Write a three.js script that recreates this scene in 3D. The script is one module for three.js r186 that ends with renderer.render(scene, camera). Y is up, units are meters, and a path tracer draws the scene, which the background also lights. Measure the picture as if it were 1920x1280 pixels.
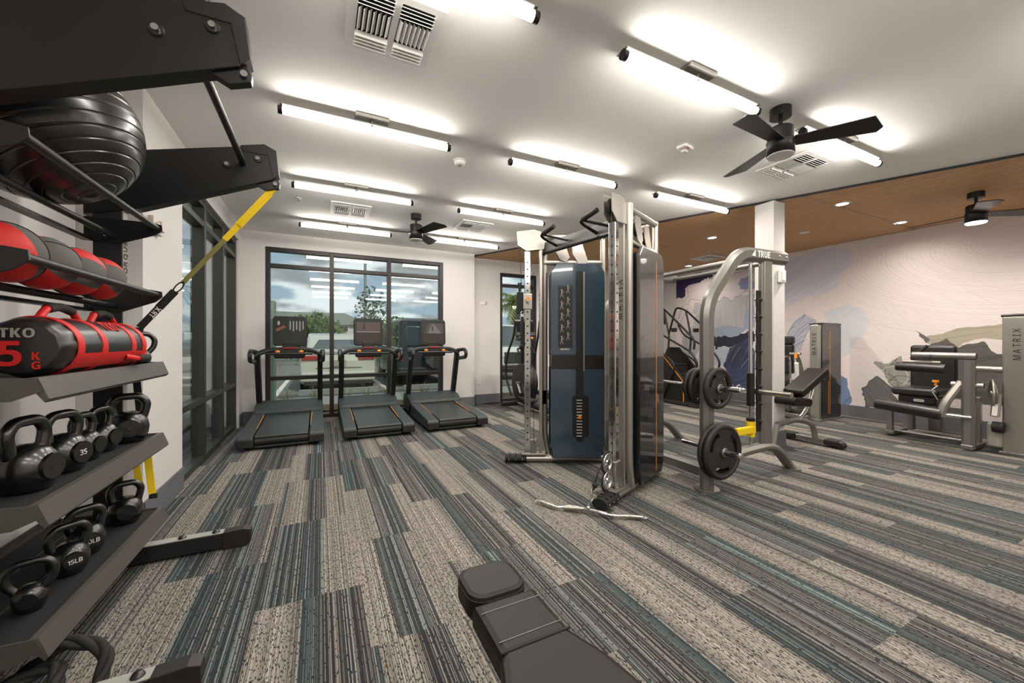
import * as THREE from 'three';
import { mergeGeometries, toCreasedNormals } from 'three/addons/utils/BufferGeometryUtils.js';
import { RoundedBoxGeometry } from 'three/addons/geometries/RoundedBoxGeometry.js';
import { RectAreaLightUniformsLib } from 'three/addons/lights/RectAreaLightUniformsLib.js';
import { FontLoader } from 'three/addons/loaders/FontLoader.js';
import { TextGeometry } from 'three/addons/geometries/TextGeometry.js';

// ---------------------------------------------------------------- camera, sky, sun, exposure
const scene = new THREE.Scene();
const camera = new THREE.PerspectiveCamera(2 * Math.atan(640 / 727) * 180 / Math.PI, 1.5, 0.05, 600);
camera.position.set(0, 1.25, 0);
camera.rotation.y = -26.34 * Math.PI / 180;
RectAreaLightUniformsLib.init();
const renderer = new THREE.WebGLRenderer({ antialias: true });
renderer.toneMapping = THREE.LinearToneMapping;
renderer.toneMappingExposure = 1.75;
renderer.shadowMap.enabled = true;
const SKY = 0.48, TUBE = 42, SIDE = 11.5, GLOW = 5.5, DOWN = 12;       // sky strength, tube lamps (down, sideways), tube glow, downlights
const sun = new THREE.DirectionalLight(0xfff2dd, 1.5);
sun.position.set(10, 30, 14); sun.target.position.set(0, 0, -14);
sun.castShadow = true; sun.shadow.mapSize.set(4096, 4096);
Object.assign(sun.shadow.camera, { left: -60, right: 60, top: 60, bottom: -60, near: 1, far: 160 });
scene.add(sun, sun.target);

let seed = 7;
const rnd = () => { seed = (seed * 1664525 + 1013904223) >>> 0; return seed / 4294967296; };
const rr = (a, b) => a + (b - a) * rnd();
const V = (x, y, z) => new THREE.Vector3(x, y, z);
const PI = Math.PI;

// value noise used by the sky and the surfaces
const NP = 256, NT = new Float32Array(NP * NP); for (let i = 0; i < NP * NP; i++) NT[i] = rnd();
function vn(x, y) {
  const xi = Math.floor(x), yi = Math.floor(y), fx = x - xi, fy = y - yi, u = fx * fx * (3 - 2 * fx), v = fy * fy * (3 - 2 * fy);
  const g = (a, b) => NT[((b % NP + NP) % NP) * NP + ((a % NP + NP) % NP)];
  return (g(xi, yi) * (1 - u) + g(xi + 1, yi) * u) * (1 - v) + (g(xi, yi + 1) * (1 - u) + g(xi + 1, yi + 1) * u) * v;
}
const fbm = (x, y, o = 5) => { let s = 0, a = 0.5, n = 0; for (let i = 0; i < o; i++) { s += a * vn(x, y); n += a; a *= 0.5; x = x * 2.03 + 17.1; y = y * 2.03 + 9.7; } return s / n; };
const sst = (a, b, x) => { const t = Math.min(1, Math.max(0, (x - a) / (b - a))); return t * t * (3 - 2 * t); };
{ // partly cloudy sky: air and clouds only
  const w = 2048, h = 1024, px = new Float32Array(w * h * 4);
  for (let j = 0; j < h; j++) {
    const el = ((j + 0.5) / h - 0.5) * PI, up = Math.max(0, Math.sin(el));
    for (let i = 0; i < w; i++) {
      const az = (i + 0.5) / w * 2 * PI, k = 1 / (up + 0.22);
      const X = Math.cos(az) * Math.cos(el) * k, Z = Math.sin(az) * Math.cos(el) * k;
      const n = fbm(X * 3.1 + 40, Z * 3.1 + 40 - el * 3, 6), n2 = fbm(X * 4.3 + 90, Z * 4.3 + 12 - el * 5, 5);
      const c = sst(0.35, 0.5, n), lit = 0.5 + 0.85 * sst(0.34, 0.64, n2);
      const b = [0.34 + 0.22 * (1 - up), 0.52 + 0.18 * (1 - up), 0.80 + 0.06 * (1 - up)];
      const cl = [0.98 * lit, 1.0 * lit, 1.06 * lit];
      for (let q = 0; q < 3; q++) px[(j * w + i) * 4 + q] = el < 0 ? 0.3 : b[q] * (1 - c) + cl[q] * c;
      px[(j * w + i) * 4 + 3] = 1;
    }
  }
  const t = new THREE.DataTexture(px, w, h, THREE.RGBAFormat, THREE.FloatType);
  t.mapping = THREE.EquirectangularReflectionMapping; t.magFilter = THREE.LinearFilter; t.needsUpdate = true;
  scene.background = t; scene.backgroundIntensity = SKY;
}

// ---------------------------------------------------------------- geometry helpers
const norm = (g) => { g = g.index ? g.toNonIndexed() : g; for (const k of Object.keys(g.attributes)) if (!['position', 'normal', 'uv'].includes(k)) g.deleteAttribute(k); if (!g.attributes.uv) g.setAttribute('uv', new THREE.BufferAttribute(new Float32Array(g.attributes.position.count * 2), 2)); return g; };
const tf = (g, p = [0, 0, 0], r = [0, 0, 0]) => { if (r[0] || r[1] || r[2]) g.applyMatrix4(new THREE.Matrix4().makeRotationFromEuler(new THREE.Euler(...r))); return g.translate(...p); };
const box = (w, h, d, x = 0, y = 0, z = 0, r) => tf(new THREE.BoxGeometry(w, h, d), [x, y, z], r);
const rbox = (w, h, d, x = 0, y = 0, z = 0, rad = 0.008, r) => tf(new RoundedBoxGeometry(w, h, d, 2, Math.min(rad, w / 2.05, h / 2.05, d / 2.05)), [x, y, z], r);
const box2 = (x0, x1, y0, y1, z0, z1) => box(x1 - x0, y1 - y0, z1 - z0, (x0 + x1) / 2, (y0 + y1) / 2, (z0 + z1) / 2);
const rbox2 = (x0, x1, y0, y1, z0, z1, rad = 0.008) => rbox(x1 - x0, y1 - y0, z1 - z0, (x0 + x1) / 2, (y0 + y1) / 2, (z0 + z1) / 2, rad);
const cyl = (a, b, r, r2 = r, n = 16) => {                           // tapered rod from a to b
  const A = V(...a), B = V(...b), l = A.distanceTo(B), g = new THREE.CylinderGeometry(r2, r, l, n);
  g.applyQuaternion(new THREE.Quaternion().setFromUnitVectors(V(0, 1, 0), B.clone().sub(A).normalize()));
  return g.translate(...A.add(B).multiplyScalar(0.5).toArray());
};
const sph = (r, x, y, z, sx = 1, sy = 1, sz = 1, n = 20) => new THREE.SphereGeometry(r, n, Math.ceil(n * 0.6)).scale(sx, sy, sz).translate(x, y, z);
const lathe = (pts, n = 32) => new THREE.LatheGeometry(pts.map((p) => new THREE.Vector2(...p)), n);
const torus = (R, r, n = 24, m = 10, arc = 2 * PI) => new THREE.TorusGeometry(R, r, m, n, arc);
function path(pts, fillet = 0.05) {                                   // polyline with rounded corners
  const P = pts.map((p) => V(...p)), c = new THREE.CurvePath(); let last = P[0];
  for (let i = 1; i < P.length - 1; i++) {
    const a = P[i - 1].clone().sub(P[i]), b = P[i + 1].clone().sub(P[i]), f = Math.min(fillet, a.length() * 0.48, b.length() * 0.48);
    const s = P[i].clone().addScaledVector(a.normalize(), f), e = P[i].clone().addScaledVector(b.normalize(), f);
    if (last.distanceTo(s) > 1e-4) c.add(new THREE.LineCurve3(last, s));
    c.add(new THREE.QuadraticBezierCurve3(s, P[i], e)); last = e;
  }
  c.add(new THREE.LineCurve3(last, P[P.length - 1])); return c;
}
class Sampled extends THREE.Curve { constructor(p) { super(); this.p = p; } getPoint(t, o = new THREE.Vector3()) { const k = t * (this.p.length - 1), i = Math.min(this.p.length - 2, Math.floor(k)); return o.lerpVectors(this.p[i], this.p[i + 1], k - i); } }
function poly(pts, fillet, step = 0.03) {
  const c = path(pts, fillet), out = [];
  for (const q of c.curves) { const n = q.isLineCurve3 ? Math.max(1, Math.min(6, Math.ceil(q.getLength() / 0.25))) : Math.max(4, Math.min(10, Math.ceil(q.getLength() / step))); for (let i = 0; i < n; i++) out.push(q.getPoint(i / n)); }
  out.push(c.curves[c.curves.length - 1].getPoint(1)); return out;
}
function sweep(pts, section, up = V(0, 1, 0), fillet = 0.06) {        // section [[a,b]...] carried along a rounded polyline; a across, b along up
  const P = poly(pts, fillet), n = section.length, pos = [], uvs = [], rings = [];
  P.forEach((p, i) => {
    const t = (P[Math.min(i + 1, P.length - 1)].clone().sub(P[Math.max(i - 1, 0)])).normalize();
    let s = t.clone().cross(up); if (s.lengthSq() < 1e-6) s = V(1, 0, 0); s.normalize(); const u = s.clone().cross(t).normalize();
    rings.push(section.map(([a, b]) => p.clone().addScaledVector(s, a).addScaledVector(u, b)));
  });
  const tri = (a, b, c) => { for (const v of [a, b, c]) { pos.push(v.x, v.y, v.z); uvs.push(v.x + v.z, v.y); } };
  for (let i = 0; i < rings.length - 1; i++) for (let k = 0; k < n; k++) { const a = rings[i][k], b = rings[i][(k + 1) % n], c = rings[i + 1][k], d = rings[i + 1][(k + 1) % n]; tri(a, b, c); tri(b, d, c); }
  for (const [r, f] of [[rings[0], 1], [rings[rings.length - 1], 0]]) for (let k = 1; k < n - 1; k++) f ? tri(r[0], r[k + 1], r[k]) : tri(r[0], r[k], r[k + 1]);
  const g = new THREE.BufferGeometry(); g.setAttribute('position', new THREE.Float32BufferAttribute(pos, 3)); g.setAttribute('uv', new THREE.Float32BufferAttribute(uvs, 2)); g.computeVertexNormals(); return toCreasedNormals(g, 0.7);
}
const rect = (w, h, c = 0.012) => { const a = w / 2, b = h / 2; return [[-a + c, -b], [a - c, -b], [a, -b + c], [a, b - c], [a - c, b], [-a + c, b], [-a, b - c], [-a, -b + c]]; };
const oval = (a, b, n = 16) => Array.from({ length: n }, (_, i) => [a * Math.cos(i / n * 2 * PI), b * Math.sin(i / n * 2 * PI)]);
const tube = (pts, r, fillet = 0.05, n = 12) => { const P = poly(pts, fillet); return new THREE.TubeGeometry(new Sampled(P), P.length * 2, r, n, false); };
const pipe = (pts, r, fillet = 0.05, n = 12) => sweep(pts, oval(r, r, n), V(0.013, 1, 0.017).normalize(), fillet);
const smoothTube = (pts, r, seg = 60, n = 10, closed = false) => new THREE.TubeGeometry(new THREE.CatmullRomCurve3(pts.map((p) => V(...p)), closed), seg, r, n, closed);
function ext(pts, depth, bevel = 0, holes = []) {                     // outline in x,y extruded along z, centred on z = 0
  const s = new THREE.Shape(pts.map((p) => new THREE.Vector2(...p)));
  for (const h of holes) s.holes.push(new THREE.Path(h.map((p) => new THREE.Vector2(...p))));
  return new THREE.ExtrudeGeometry(s, { depth: depth - 2 * bevel, bevelEnabled: bevel > 0, bevelSize: bevel, bevelThickness: bevel, bevelSegments: 2, curveSegments: 8 }).translate(0, 0, -depth / 2 + bevel);
}
const circ = (r, x = 0, y = 0, n = 16) => Array.from({ length: n }, (_, i) => [x + r * Math.cos(i / n * 2 * PI), y + r * Math.sin(i / n * 2 * PI)]);
function rrect(w, h, r, x = 0, y = 0) { const o = []; for (const [cx, cy, a] of [[w / 2 - r, h / 2 - r, 0], [-w / 2 + r, h / 2 - r, 1], [-w / 2 + r, -h / 2 + r, 2], [w / 2 - r, -h / 2 + r, 3]]) for (let i = 0; i <= 5; i++) { const t = (a + i / 5) * PI / 2; o.push([x + cx + r * Math.cos(t), y + cy + r * Math.sin(t)]); } return o; }

// ---------------------------------------------------------------- object helpers
const used = {}, WG = new Set();
const numbered = (n) => { const k = used[n] = (used[n] ?? -1) + 1; return k ? n + '_' + String(k).padStart(3, '0') : n; };
function part(name, geos, mat, parent) {
  const list = (Array.isArray(geos) ? geos : [geos]).map(norm), g = list.length > 1 ? mergeGeometries(list) : list[0];
  const home = WG.has(parent) ? parent : WG.has(parent?.parent) ? parent.parent : null;
  if (home) g.translate(...home.position.clone().negate().toArray());
  const m = new THREE.Mesh(g, mat); m.name = name; m.castShadow = m.receiveShadow = true;
  parent?.add(m);
  return m;
}
function tag(o, label, category, group) { Object.assign(o.userData, { label, category }); if (group) o.userData.group = group; return o; }
function thing(name, label, category, at = [0, 0, 0], turn = 0, group) {
  const o = new THREE.Group(); o.name = numbered(name); o.position.set(...at); o.rotation.y = turn; scene.add(o); return tag(o, label, category, group);
}
function worldThing(name, label, category, base, group) { const o = thing(name, label, category, base, 0, group); WG.add(o); return o; }   // parts are given in room coordinates
function solo(name, geos, mat, label, category, group) { const m = part(numbered(name), geos, mat); scene.add(m); return tag(m, label, category, group); }
function struct(name, geos, mat, label) { const m = part(name, geos, mat); m.userData = { kind: 'structure', label }; scene.add(m); return m; }
function dup(o, at, turn, label, group) { const c = o.clone(); c.name = numbered(o.name.replace(/_\d{3}$/, '')); c.position.set(...at); if (turn !== undefined) c.rotation.y = turn; c.userData = { ...o.userData, label: label ?? o.userData.label }; if (group) c.userData.group = group; scene.add(c); return c; }

// ---------------------------------------------------------------- materials
function dataTex(w, h, fn, srgb = true, repeat) {
  const d = new Uint8Array(w * h * 4);
  for (let j = 0; j < h; j++) for (let i = 0; i < w; i++) { const c = fn(i, j); const k = (j * w + i) * 4; d[k] = c[0]; d[k + 1] = c[1]; d[k + 2] = c[2]; d[k + 3] = 255; }
  const t = new THREE.DataTexture(d, w, h); t.magFilter = THREE.LinearFilter; t.minFilter = THREE.LinearMipmapLinearFilter; t.generateMipmaps = true;
  t.wrapS = t.wrapT = THREE.RepeatWrapping; if (srgb) t.colorSpace = THREE.SRGBColorSpace; if (repeat) t.repeat.set(...repeat); t.needsUpdate = true; return t;
}
function canvasTex(w, h, draw) { const c = document.createElement('canvas'); c.width = w; c.height = h; const x = c.getContext('2d'); draw(x, w, h); const t = new THREE.CanvasTexture(c); t.colorSpace = THREE.SRGBColorSpace; t.magFilter = THREE.LinearFilter; return t; }
const std = (color, roughness = 0.6, metalness = 0, o = {}) => new THREE.MeshStandardMaterial({ color, roughness, metalness, side: THREE.DoubleSide, ...o });
const phy = (color, roughness, o = {}) => new THREE.MeshPhysicalMaterial({ color, roughness, side: THREE.DoubleSide, ...o });
const grain = dataTex(256, 256, (i, j) => { const n = 110 + 90 * vn(i * 0.9, j * 0.9) + 50 * (NT[(j * 131 + i * 7) % (NP * NP)] - 0.5); return [n, n, n]; }, false, [6, 6]);
const M = {
  wall: std(0xcfcbc8, 0.85, 0, { bumpMap: grain, bumpScale: 0.0006 }), ceil: std(0xf2f0ec, 0.9), base: std(0x65666a, 0.55),
  frame: std(0x2b2523, 0.45, 0.3), frameGreen: std(0x3a3a36, 0.4, 0.4), wood: std(0xe2b68a, 0.6), woodB: std(0xd6a878, 0.6), woodBack: std(0x4a3526, 0.9), seam: std(0xb98e6c, 0.5),
  blackMetal: std(0x1b1a1a, 0.42, 0.25, { bumpMap: grain, bumpScale: 0.0003 }), dark: std(0x202122, 0.5, 0.1), grey: std(0x6e6d6b, 0.38, 0.7), pewter: std(0x86837d, 0.34, 0.65),
  silver: std(0xada8a0, 0.3, 0.8), chrome: std(0xd8d8d6, 0.12, 1), steel: std(0xa9a49c, 0.28, 0.9), rubber: std(0x161616, 0.75), pad: phy(0x19130f, 0.48, { specularIntensity: 0.6, bumpMap: grain, bumpScale: 0.0003 }),
  vinyl: phy(0x1a1919, 0.35, { clearcoat: 0.3, clearcoatRoughness: 0.4 }), red: phy(0xc81d1a, 0.5), redBall: phy(0xd02320, 0.38, { bumpMap: grain, bumpScale: 0.001 }), greyBall: std(0x5c5a58, 0.75, 0, { bumpMap: grain, bumpScale: 0.0015 }),
  iron: phy(0x0a0909, 0.27, { clearcoat: 1, clearcoatRoughness: 0.18, bumpMap: grain, bumpScale: 0.0004 }), ballSkin: phy(0x171514, 0.3, { clearcoat: 0.6, clearcoatRoughness: 0.22 }), footTop: std(0xa3a49e, 0.45, 0.2), consoleBlack: std(0x0d0c0c, 0.55),
  yellow: std(0xe8c40c, 0.7), olive: std(0x7d7440, 0.75), strap: std(0x1d1c1b, 0.8), orange: std(0xe08a1e, 0.4), white: std(0xe6e4e0, 0.5), beige: std(0xcfc4b8, 0.55), whitePrint: std(0xdedcd6, 0.6), blackPrint: std(0x171717, 0.5),
  tread: std(0x343a39, 0.5, 0.05), belt: std(0x2e3331, 0.42), treadSilver: std(0x8a918f, 0.4, 0.3), redGlow: std(0x7c1512, 0.4), plate: std(0x221f1e, 0.55), greyPrint: std(0x9a958c, 0.6),
  shroudBlue: phy(0x3a4a57, 0.14, { clearcoat: 0.6 }), shroudDark: phy(0x15171b, 0.14, { clearcoat: 0.6 }), shroudGrey: phy(0x4c4a48, 0.2, { clearcoat: 0.5 }), band: std(0x2a2624, 0.35, 0.2),
  glass: phy(0xeef4f1, 0.0, { transmission: 1, thickness: 0, ior: 1.5 }), asphalt: std(0x74736f, 0.95), concrete: std(0xc6c1b6, 0.9), line: std(0xe4e2dc, 0.8), mulch: std(0x7a6550, 1), rock: std(0x9c9990, 1),
  carWhite: phy(0xd9dbd8, 0.25, { clearcoat: 1, clearcoatRoughness: 0.05 }), carSilver: phy(0xb9bab2, 0.3, { clearcoat: 1, clearcoatRoughness: 0.05 }), carDark: phy(0x2b333c, 0.3, { clearcoat: 1, clearcoatRoughness: 0.05 }), carGlass: phy(0x3c4a50, 0.05, { clearcoat: 1 }), tail: phy(0xa0141c, 0.2, { clearcoat: 1 }), amber: phy(0xc0661a, 0.3), plastic: std(0x26272a, 0.6),
  leaf: phy(0x5f7f3a, 0.7, { transmission: 0.3, thickness: 0 }), leafDark: phy(0x3f5a30, 0.7, { transmission: 0.25, thickness: 0 }), palm: phy(0x7f8b4a, 0.7, { transmission: 0.3, thickness: 0 }), bark: std(0x6f6152, 0.95), straw: phy(0xa6a26a, 0.8, { transmission: 0.3, thickness: 0 }), roof: std(0x79807c, 0.9), siding: std(0xcfc9bd, 0.9), sidingB: std(0x9aa2a0, 0.9), pole: std(0x9a9d9c, 0.5, 0.5),
};
const tubeGlow = new THREE.MeshStandardMaterial({ color: 0xffffff, emissive: new THREE.Color(1, 0.93, 0.84), emissiveIntensity: GLOW });
const lensGlow = (k) => new THREE.MeshStandardMaterial({ color: 0xffffff, emissive: new THREE.Color(1, 0.86, 0.7), emissiveIntensity: k });
const font = { b: await new FontLoader().loadAsync('fonts/droid/droid_sans_bold.typeface.json'), r: await new FontLoader().loadAsync('fonts/droid/droid_sans_regular.typeface.json') };
function text(str, size, depth = 0.002, f = font.r, gap = 0) {         // lettering centred on its own middle, in the x,y plane
  let x = 0; const gs = [];
  for (const ch of str) { if (ch === ' ') { x += size * 0.5; continue; } const g = new TextGeometry(ch, { font: f, size, depth, curveSegments: 4 }); g.computeBoundingBox(); const b = g.boundingBox; g.translate(x - b.min.x, 0, 0); x += b.max.x - b.min.x + size * 0.14 + gap; gs.push(norm(g)); }
  return mergeGeometries(gs).translate(-x / 2, -size / 2, 0);
}
const frameTo = (g, ex, ey, at) => { const X = V(...ex).normalize(), Y = V(...ey).normalize(); return g.applyMatrix4(new THREE.Matrix4().makeBasis(X, Y, X.clone().cross(Y))).translate(...at); };   // carry x,y of a flat shape to two directions
// ---------------------------------------------------------------- room shell
const H = 2.94, ZB = -7.05, ZB2 = -7.28, XL = -1.05, XL2 = -1.37, XR = 7.97, ZF = 2.7;
const floor = struct('floor', box2(-1.7, 8.3, -0.25, -0.012, -7.6, 3), M.dark, 'carpet tile floor with teal grey and tan stripes');
{ // carpet tiles 457 x 914 mm laid in ashlar, threads running with the long side
  const W = 2048, col = new Uint8Array(W * W * 4);
  const T = { tan: [[150, 142, 132], [124, 117, 109]], dark: [[31, 34, 36], [20, 22, 24]], mid: [[84, 80, 78], [56, 55, 56]], teal: [[84, 98, 99], [50, 59, 61]] }, speck = [54, 52, 50];
  for (let ty = 0; ty < 2; ty++) for (let tx = 0; tx < 4; tx++) {
    const bands = []; let x = 0, last = ''; const start = (tx + ty * 4);
    while (x < 512) { const opt = ['tan', 'dark', 'teal', 'mid', 'dark', 'tan', 'mid', 'teal'].filter((o) => o !== last); let o = opt[Math.floor(rnd() * opt.length)]; if (!x) o = ['tan', 'dark', 'tan', 'teal', 'mid', 'tan', 'dark', 'tan'][start]; const w = o === 'tan' ? rr(110, 240) : rr(40, 120); bands.push([x, x + w, o]); x += w; last = o; }
    for (let c = 0; c < 128; c++) {
      const bx = c * 4 + rr(-26, 26), band = bands.find((b) => bx < b[1]) ?? bands[bands.length - 1], o = band[2], [ca, cb] = T[o];
      const thread = rnd(), tone = rr(0.86, 1.1); let y = 0, mode = 0;
      while (y < 1024) {
        const len = mode ? rr(5, 18) : rr(6, o === 'tan' ? 60 : 120), n = Math.floor(len);
        let q;
        if (o === 'tan') q = mode ? (rnd() < 0.35 ? T.dark[0] : speck) : thread < 0.3 ? cb : thread < 0.38 ? [186, 180, 166] : thread < 0.46 ? T.mid[0] : ca;
        else if (o === 'dark') q = thread < 0.12 ? (mode ? T.dark[0] : [150, 146, 138]) : thread < 0.26 ? (mode ? T.dark[0] : [112, 108, 103]) : thread < 0.38 ? [76, 88, 90] : mode ? [70, 70, 68] : thread < 0.75 ? T.dark[0] : [50, 52, 54];
        else if (o === 'teal') q = mode ? T.dark[1] : thread < 0.3 ? T.dark[0] : thread < 0.42 ? [138, 146, 142] : thread < 0.7 ? cb : ca;
        else q = mode ? T.dark[0] : thread < 0.3 ? T.dark[0] : thread < 0.5 ? T.tan[1] : thread < 0.6 ? [96, 84, 90] : ca;
        for (let k = 0; k < n && y < 1024; k++, y++) for (let e = 0; e < 4; e++) {
          const f = tone * (0.86 + 0.26 * NT[(y * 57 + (c * 4 + e) * 131 + start * 977) % (NP * NP)]) * (e === 3 ? 0.72 : 1), p = (((ty * 1024 + y) * W) + tx * 512 + c * 4 + e) * 4;
          col[p] = Math.min(255, q[0] * f); col[p + 1] = Math.min(255, q[1] * f); col[p + 2] = Math.min(255, q[2] * f); col[p + 3] = 255;
        }
        mode = mode ? 0 : rnd() < (o === 'tan' ? 0.55 : 0.5) ? 1 : 0;
      }
    }
    for (let k = 0; k < 50; k++) { // cross threads that step from one row to the next
      const yy = Math.floor(rnd() * 1020), xx = Math.floor(rnd() * 490), l = Math.floor(rr(5, 18));
      for (let e = 0; e < l; e++) for (let t = 0; t < 3; t++) { const p = (((ty * 1024 + yy + t) * W) + tx * 512 + Math.min(511, xx + e)) * 4; for (let q = 0; q < 3; q++) col[p + q] *= 0.6; }
    }
  }
  const t = new THREE.DataTexture(col, W, W); t.colorSpace = THREE.SRGBColorSpace; t.magFilter = THREE.LinearFilter; t.minFilter = THREE.LinearMipmapLinearFilter; t.generateMipmaps = true; t.needsUpdate = true;
  const carpet = std(0xffffff, 0.95, 0, { map: t, bumpMap: t, bumpScale: 0.002 });
  const w = 0.457, l = 0.914, variants = [];
  for (let k = 0; k < 8; k++) for (const flip of [0, 1]) {
    const g = new THREE.BoxGeometry(w - 0.0006, 0.0118, l - 0.0006).translate(0, -0.0059, 0), u = g.attributes.uv, p = g.attributes.position;
    for (let i = 0; i < u.count; i++) { let a = p.getX(i) / w + 0.5, b = p.getZ(i) / l + 0.5; if (flip) { a = 1 - a; b = 1 - b; } u.setXY(i, ((k % 4) + 0.002 + 0.996 * a) / 4, (Math.floor(k / 4) + 0.002 + 0.996 * b) / 2); }
    variants.push(g);
  }
  let n = 0;
  for (let i = -3; i < 18; i++) for (let j = -9; j < 4; j++) {
    const x = 0.187 - w / 2 + i * w, z = -1.22 + l / 2 + j * l + (((i % 2) + 2) % 2) * l / 2;
    if (x < XL2 - 0.1 || x > XR + 0.2 || z < -7.5 || z > ZF + 0.3) continue;
    const m = new THREE.Mesh(variants[(i * 5 + j * 7 + ((i * j) % 3) * 3 + 160) % 16], carpet); m.name = n ? 'carpet_tile_' + String(n).padStart(3, '0') : 'carpet_tile'; n++; m.position.set(x, 0, z); m.receiveShadow = true; floor.add(m);
  }
}
struct('wall_back', [box2(-1.67, -0.76, 0, H, -7.33, ZB), box2(2.06, 2.68, 0, H, -7.33, ZB), box2(-0.76, 2.06, 2.72, H, -7.33, ZB)], M.wall, 'off white painted wall around the three panel window');
struct('wall_back_recess', [box2(2.68, 3.33, 0, H, -7.56, ZB2), box2(4.2, 8.25, 0, H, -7.56, ZB2), box2(3.33, 4.2, 2.67, H, -7.56, ZB2)], M.wall, 'off white painted wall around the narrow window');
struct('wall_left', [box2(XL2, XL, 0, H, -4.2, -3.38), box2(XL2, XL, 0, H, -7.33, -6.77), box2(XL2, XL, 2.71, H, -6.77, -4.2)], M.wall, 'off white painted wall around the tall side window');
struct('wall_left_recess', box2(-1.67, XL2, 0, H, -3.7, 3), M.wall, 'off white painted wall behind the storage rack');
struct('wall_right', box2(XR, 8.25, 0, H, -7.56, 3), M.wall, 'white painted wall that carries the mural');
struct('wall_front', box2(-1.67, 8.25, 0, H, ZF, 3), M.wall, 'off white painted wall facing the windows');
struct('column', [box2(4.78, 5.0, 0, 2.91, -2.94, -2.72)], M.wall, 'square off white column between smith machine and mural');
const bb = (n, l, ...g) => struct(n, g, M.base, l);
bb('baseboard_back', 'grey rubber baseboard under the back wall', box2(XL, -0.76, 0, 0.185, ZB, ZB + 0.012), box2(2.06, 2.692, 0, 0.185, ZB, ZB + 0.012), box2(2.68, 2.692, 0, 0.185, ZB2, ZB + 0.012));
bb('baseboard_recess', 'grey rubber baseboard under the narrow window wall', box2(2.692, 3.33, 0, 0.185, ZB2, ZB2 + 0.012), box2(4.2, XR, 0, 0.185, ZB2, ZB2 + 0.012));
bb('baseboard_left', 'grey rubber baseboard on the left wall', box2(XL, XL + 0.012, 0, 0.185, -4.2, -3.37), box2(XL, XL + 0.012, 0, 0.185, ZB, -6.77), box2(XL2, XL + 0.012, 0, 0.185, -3.38, -3.368), box2(XL2, XL2 + 0.012, 0, 0.185, -3.37, ZF));
bb('baseboard_right', 'dark grey rubber baseboard under the mural', box2(XR - 0.014, XR, 0, 0.185, ZB2, ZF));
bb('baseboard_column', 'grey rubber baseboard wrapped round the column', box2(4.768, 5.012, 0, 0.185, -2.952, -2.708));
// ceiling: painted field and oblique slatted wood field
const ceiling = struct('ceiling', box2(-1.7, 8.3, H, 3.25, -7.6, 3), M.ceil, 'off white painted ceiling with an oblique wood slat field');
{
  const EX = (z) => 2.66 + (z + 7.28) * 0.4843, EZ = (x) => -7.28 + (x - 2.66) / 0.4843, yb = 2.922;
  const up = (g) => g.applyMatrix4(new THREE.Matrix4().makeRotationX(PI / 2));
  part('slat_backing', up(ext([[EX(-7.28), -7.28], [EX(ZF), ZF], [XR, ZF], [XR, -7.28]], 0.006)).translate(0, 2.936, 0), M.woodBack, ceiling);
  const cuts = [-7.28, -4.895, -2.505, -0.115, ZF];
  for (let k = 0; k < 4; k++) {
    const gs = [[], []];
    for (let x = EX(cuts[k]) + 0.01, i = 0; x < XR - 0.02; x += 0.044, i++) { const z1 = Math.min(cuts[k + 1] - 0.012, EZ(x) - 0.02), z0 = cuts[k] + 0.012; if (z1 - z0 > 0.03) gs[(i * 7 % 5) > 2 ? 1 : 0].push(box2(x, x + 0.027, yb, yb + 0.012, z0, z1)); }
    gs.forEach((g, i) => { const m = part('wood_slat_panel', g, i ? M.woodB : M.wood, ceiling); m.userData = { kind: 'stuff', label: 'panel of narrow brown wood slats' }; });
    if (k) part('panel_seam', box2(EX(cuts[k]) + 0.02, XR, yb - 0.004, yb + 0.006, cuts[k] - 0.012, cuts[k] + 0.012), M.seam, ceiling);
  }
  const a = [EX(-7.28), -7.28], b = [EX(ZF), ZF], L = Math.hypot(b[0] - a[0], b[1] - a[1]), th = Math.atan2(b[0] - a[0], b[1] - a[1]);
  part('edge_trim', box(0.012, 0.022, L, (a[0] + b[0]) / 2, H - 0.011, (a[1] + b[1]) / 2, [0, th, 0]), M.dark, ceiling);
}
// windows
function makeWindow(name, label, xs, ys, z, depth, turn, at, mat) {    // local: x along the wall, opening between first and last
  const g = [], m = 0.032; const x0 = xs[0], x1 = xs[xs.length - 1];
  for (const x of xs) g.push(rbox2(x - m, x + m, ys[0], ys[ys.length - 1], z - depth / 2, z + depth / 2, 0.004));
  ys.forEach((y, i) => { const lo = i === 0 ? y : i === ys.length - 1 ? y - 0.06 : y - 0.03; for (let k = 0; k < xs.length - 1; k++) g.push(rbox2(xs[k] + m, xs[k + 1] - m, lo, lo + 0.06, z - depth / 2 + 0.004, z + depth / 2 - 0.004, 0.004)); });
  const place = (q) => tf(q, at, [0, turn, 0]);
  const w = struct(name, g.map(place), mat, label);
  for (let i = 0; i < xs.length - 1; i++) for (let j = 0; j < ys.length - 1; j++) part('pane', place(box2(xs[i] + m - 0.004, xs[i + 1] - m + 0.004, ys[j] + 0.025, ys[j + 1] - 0.025, z - 0.006, z)), M.glass, w);
  return w;
}
makeWindow('window_1', 'wide dark framed window behind the treadmills', [-0.728, 0.175, 1.093, 2.028], [0, 0.67, 2.44, 2.72], -7.13, 0.12, 0, [0, 0, 0], M.frame);
makeWindow('window_2', 'narrow dark framed window behind the elliptical', [3.362, 4.168], [0, 0.655, 2.42, 2.67], -7.36, 0.12, 0, [0, 0, 0], M.frame);
makeWindow('window_3', 'tall dark framed side window beside the treadmills', [-6.74, -5.95, -5.09, -4.232], [0, 0.64, 2.47, 2.71], 0, 0.12, -PI / 2, [-1.14, 0, 0], M.frameGreen);
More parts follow.
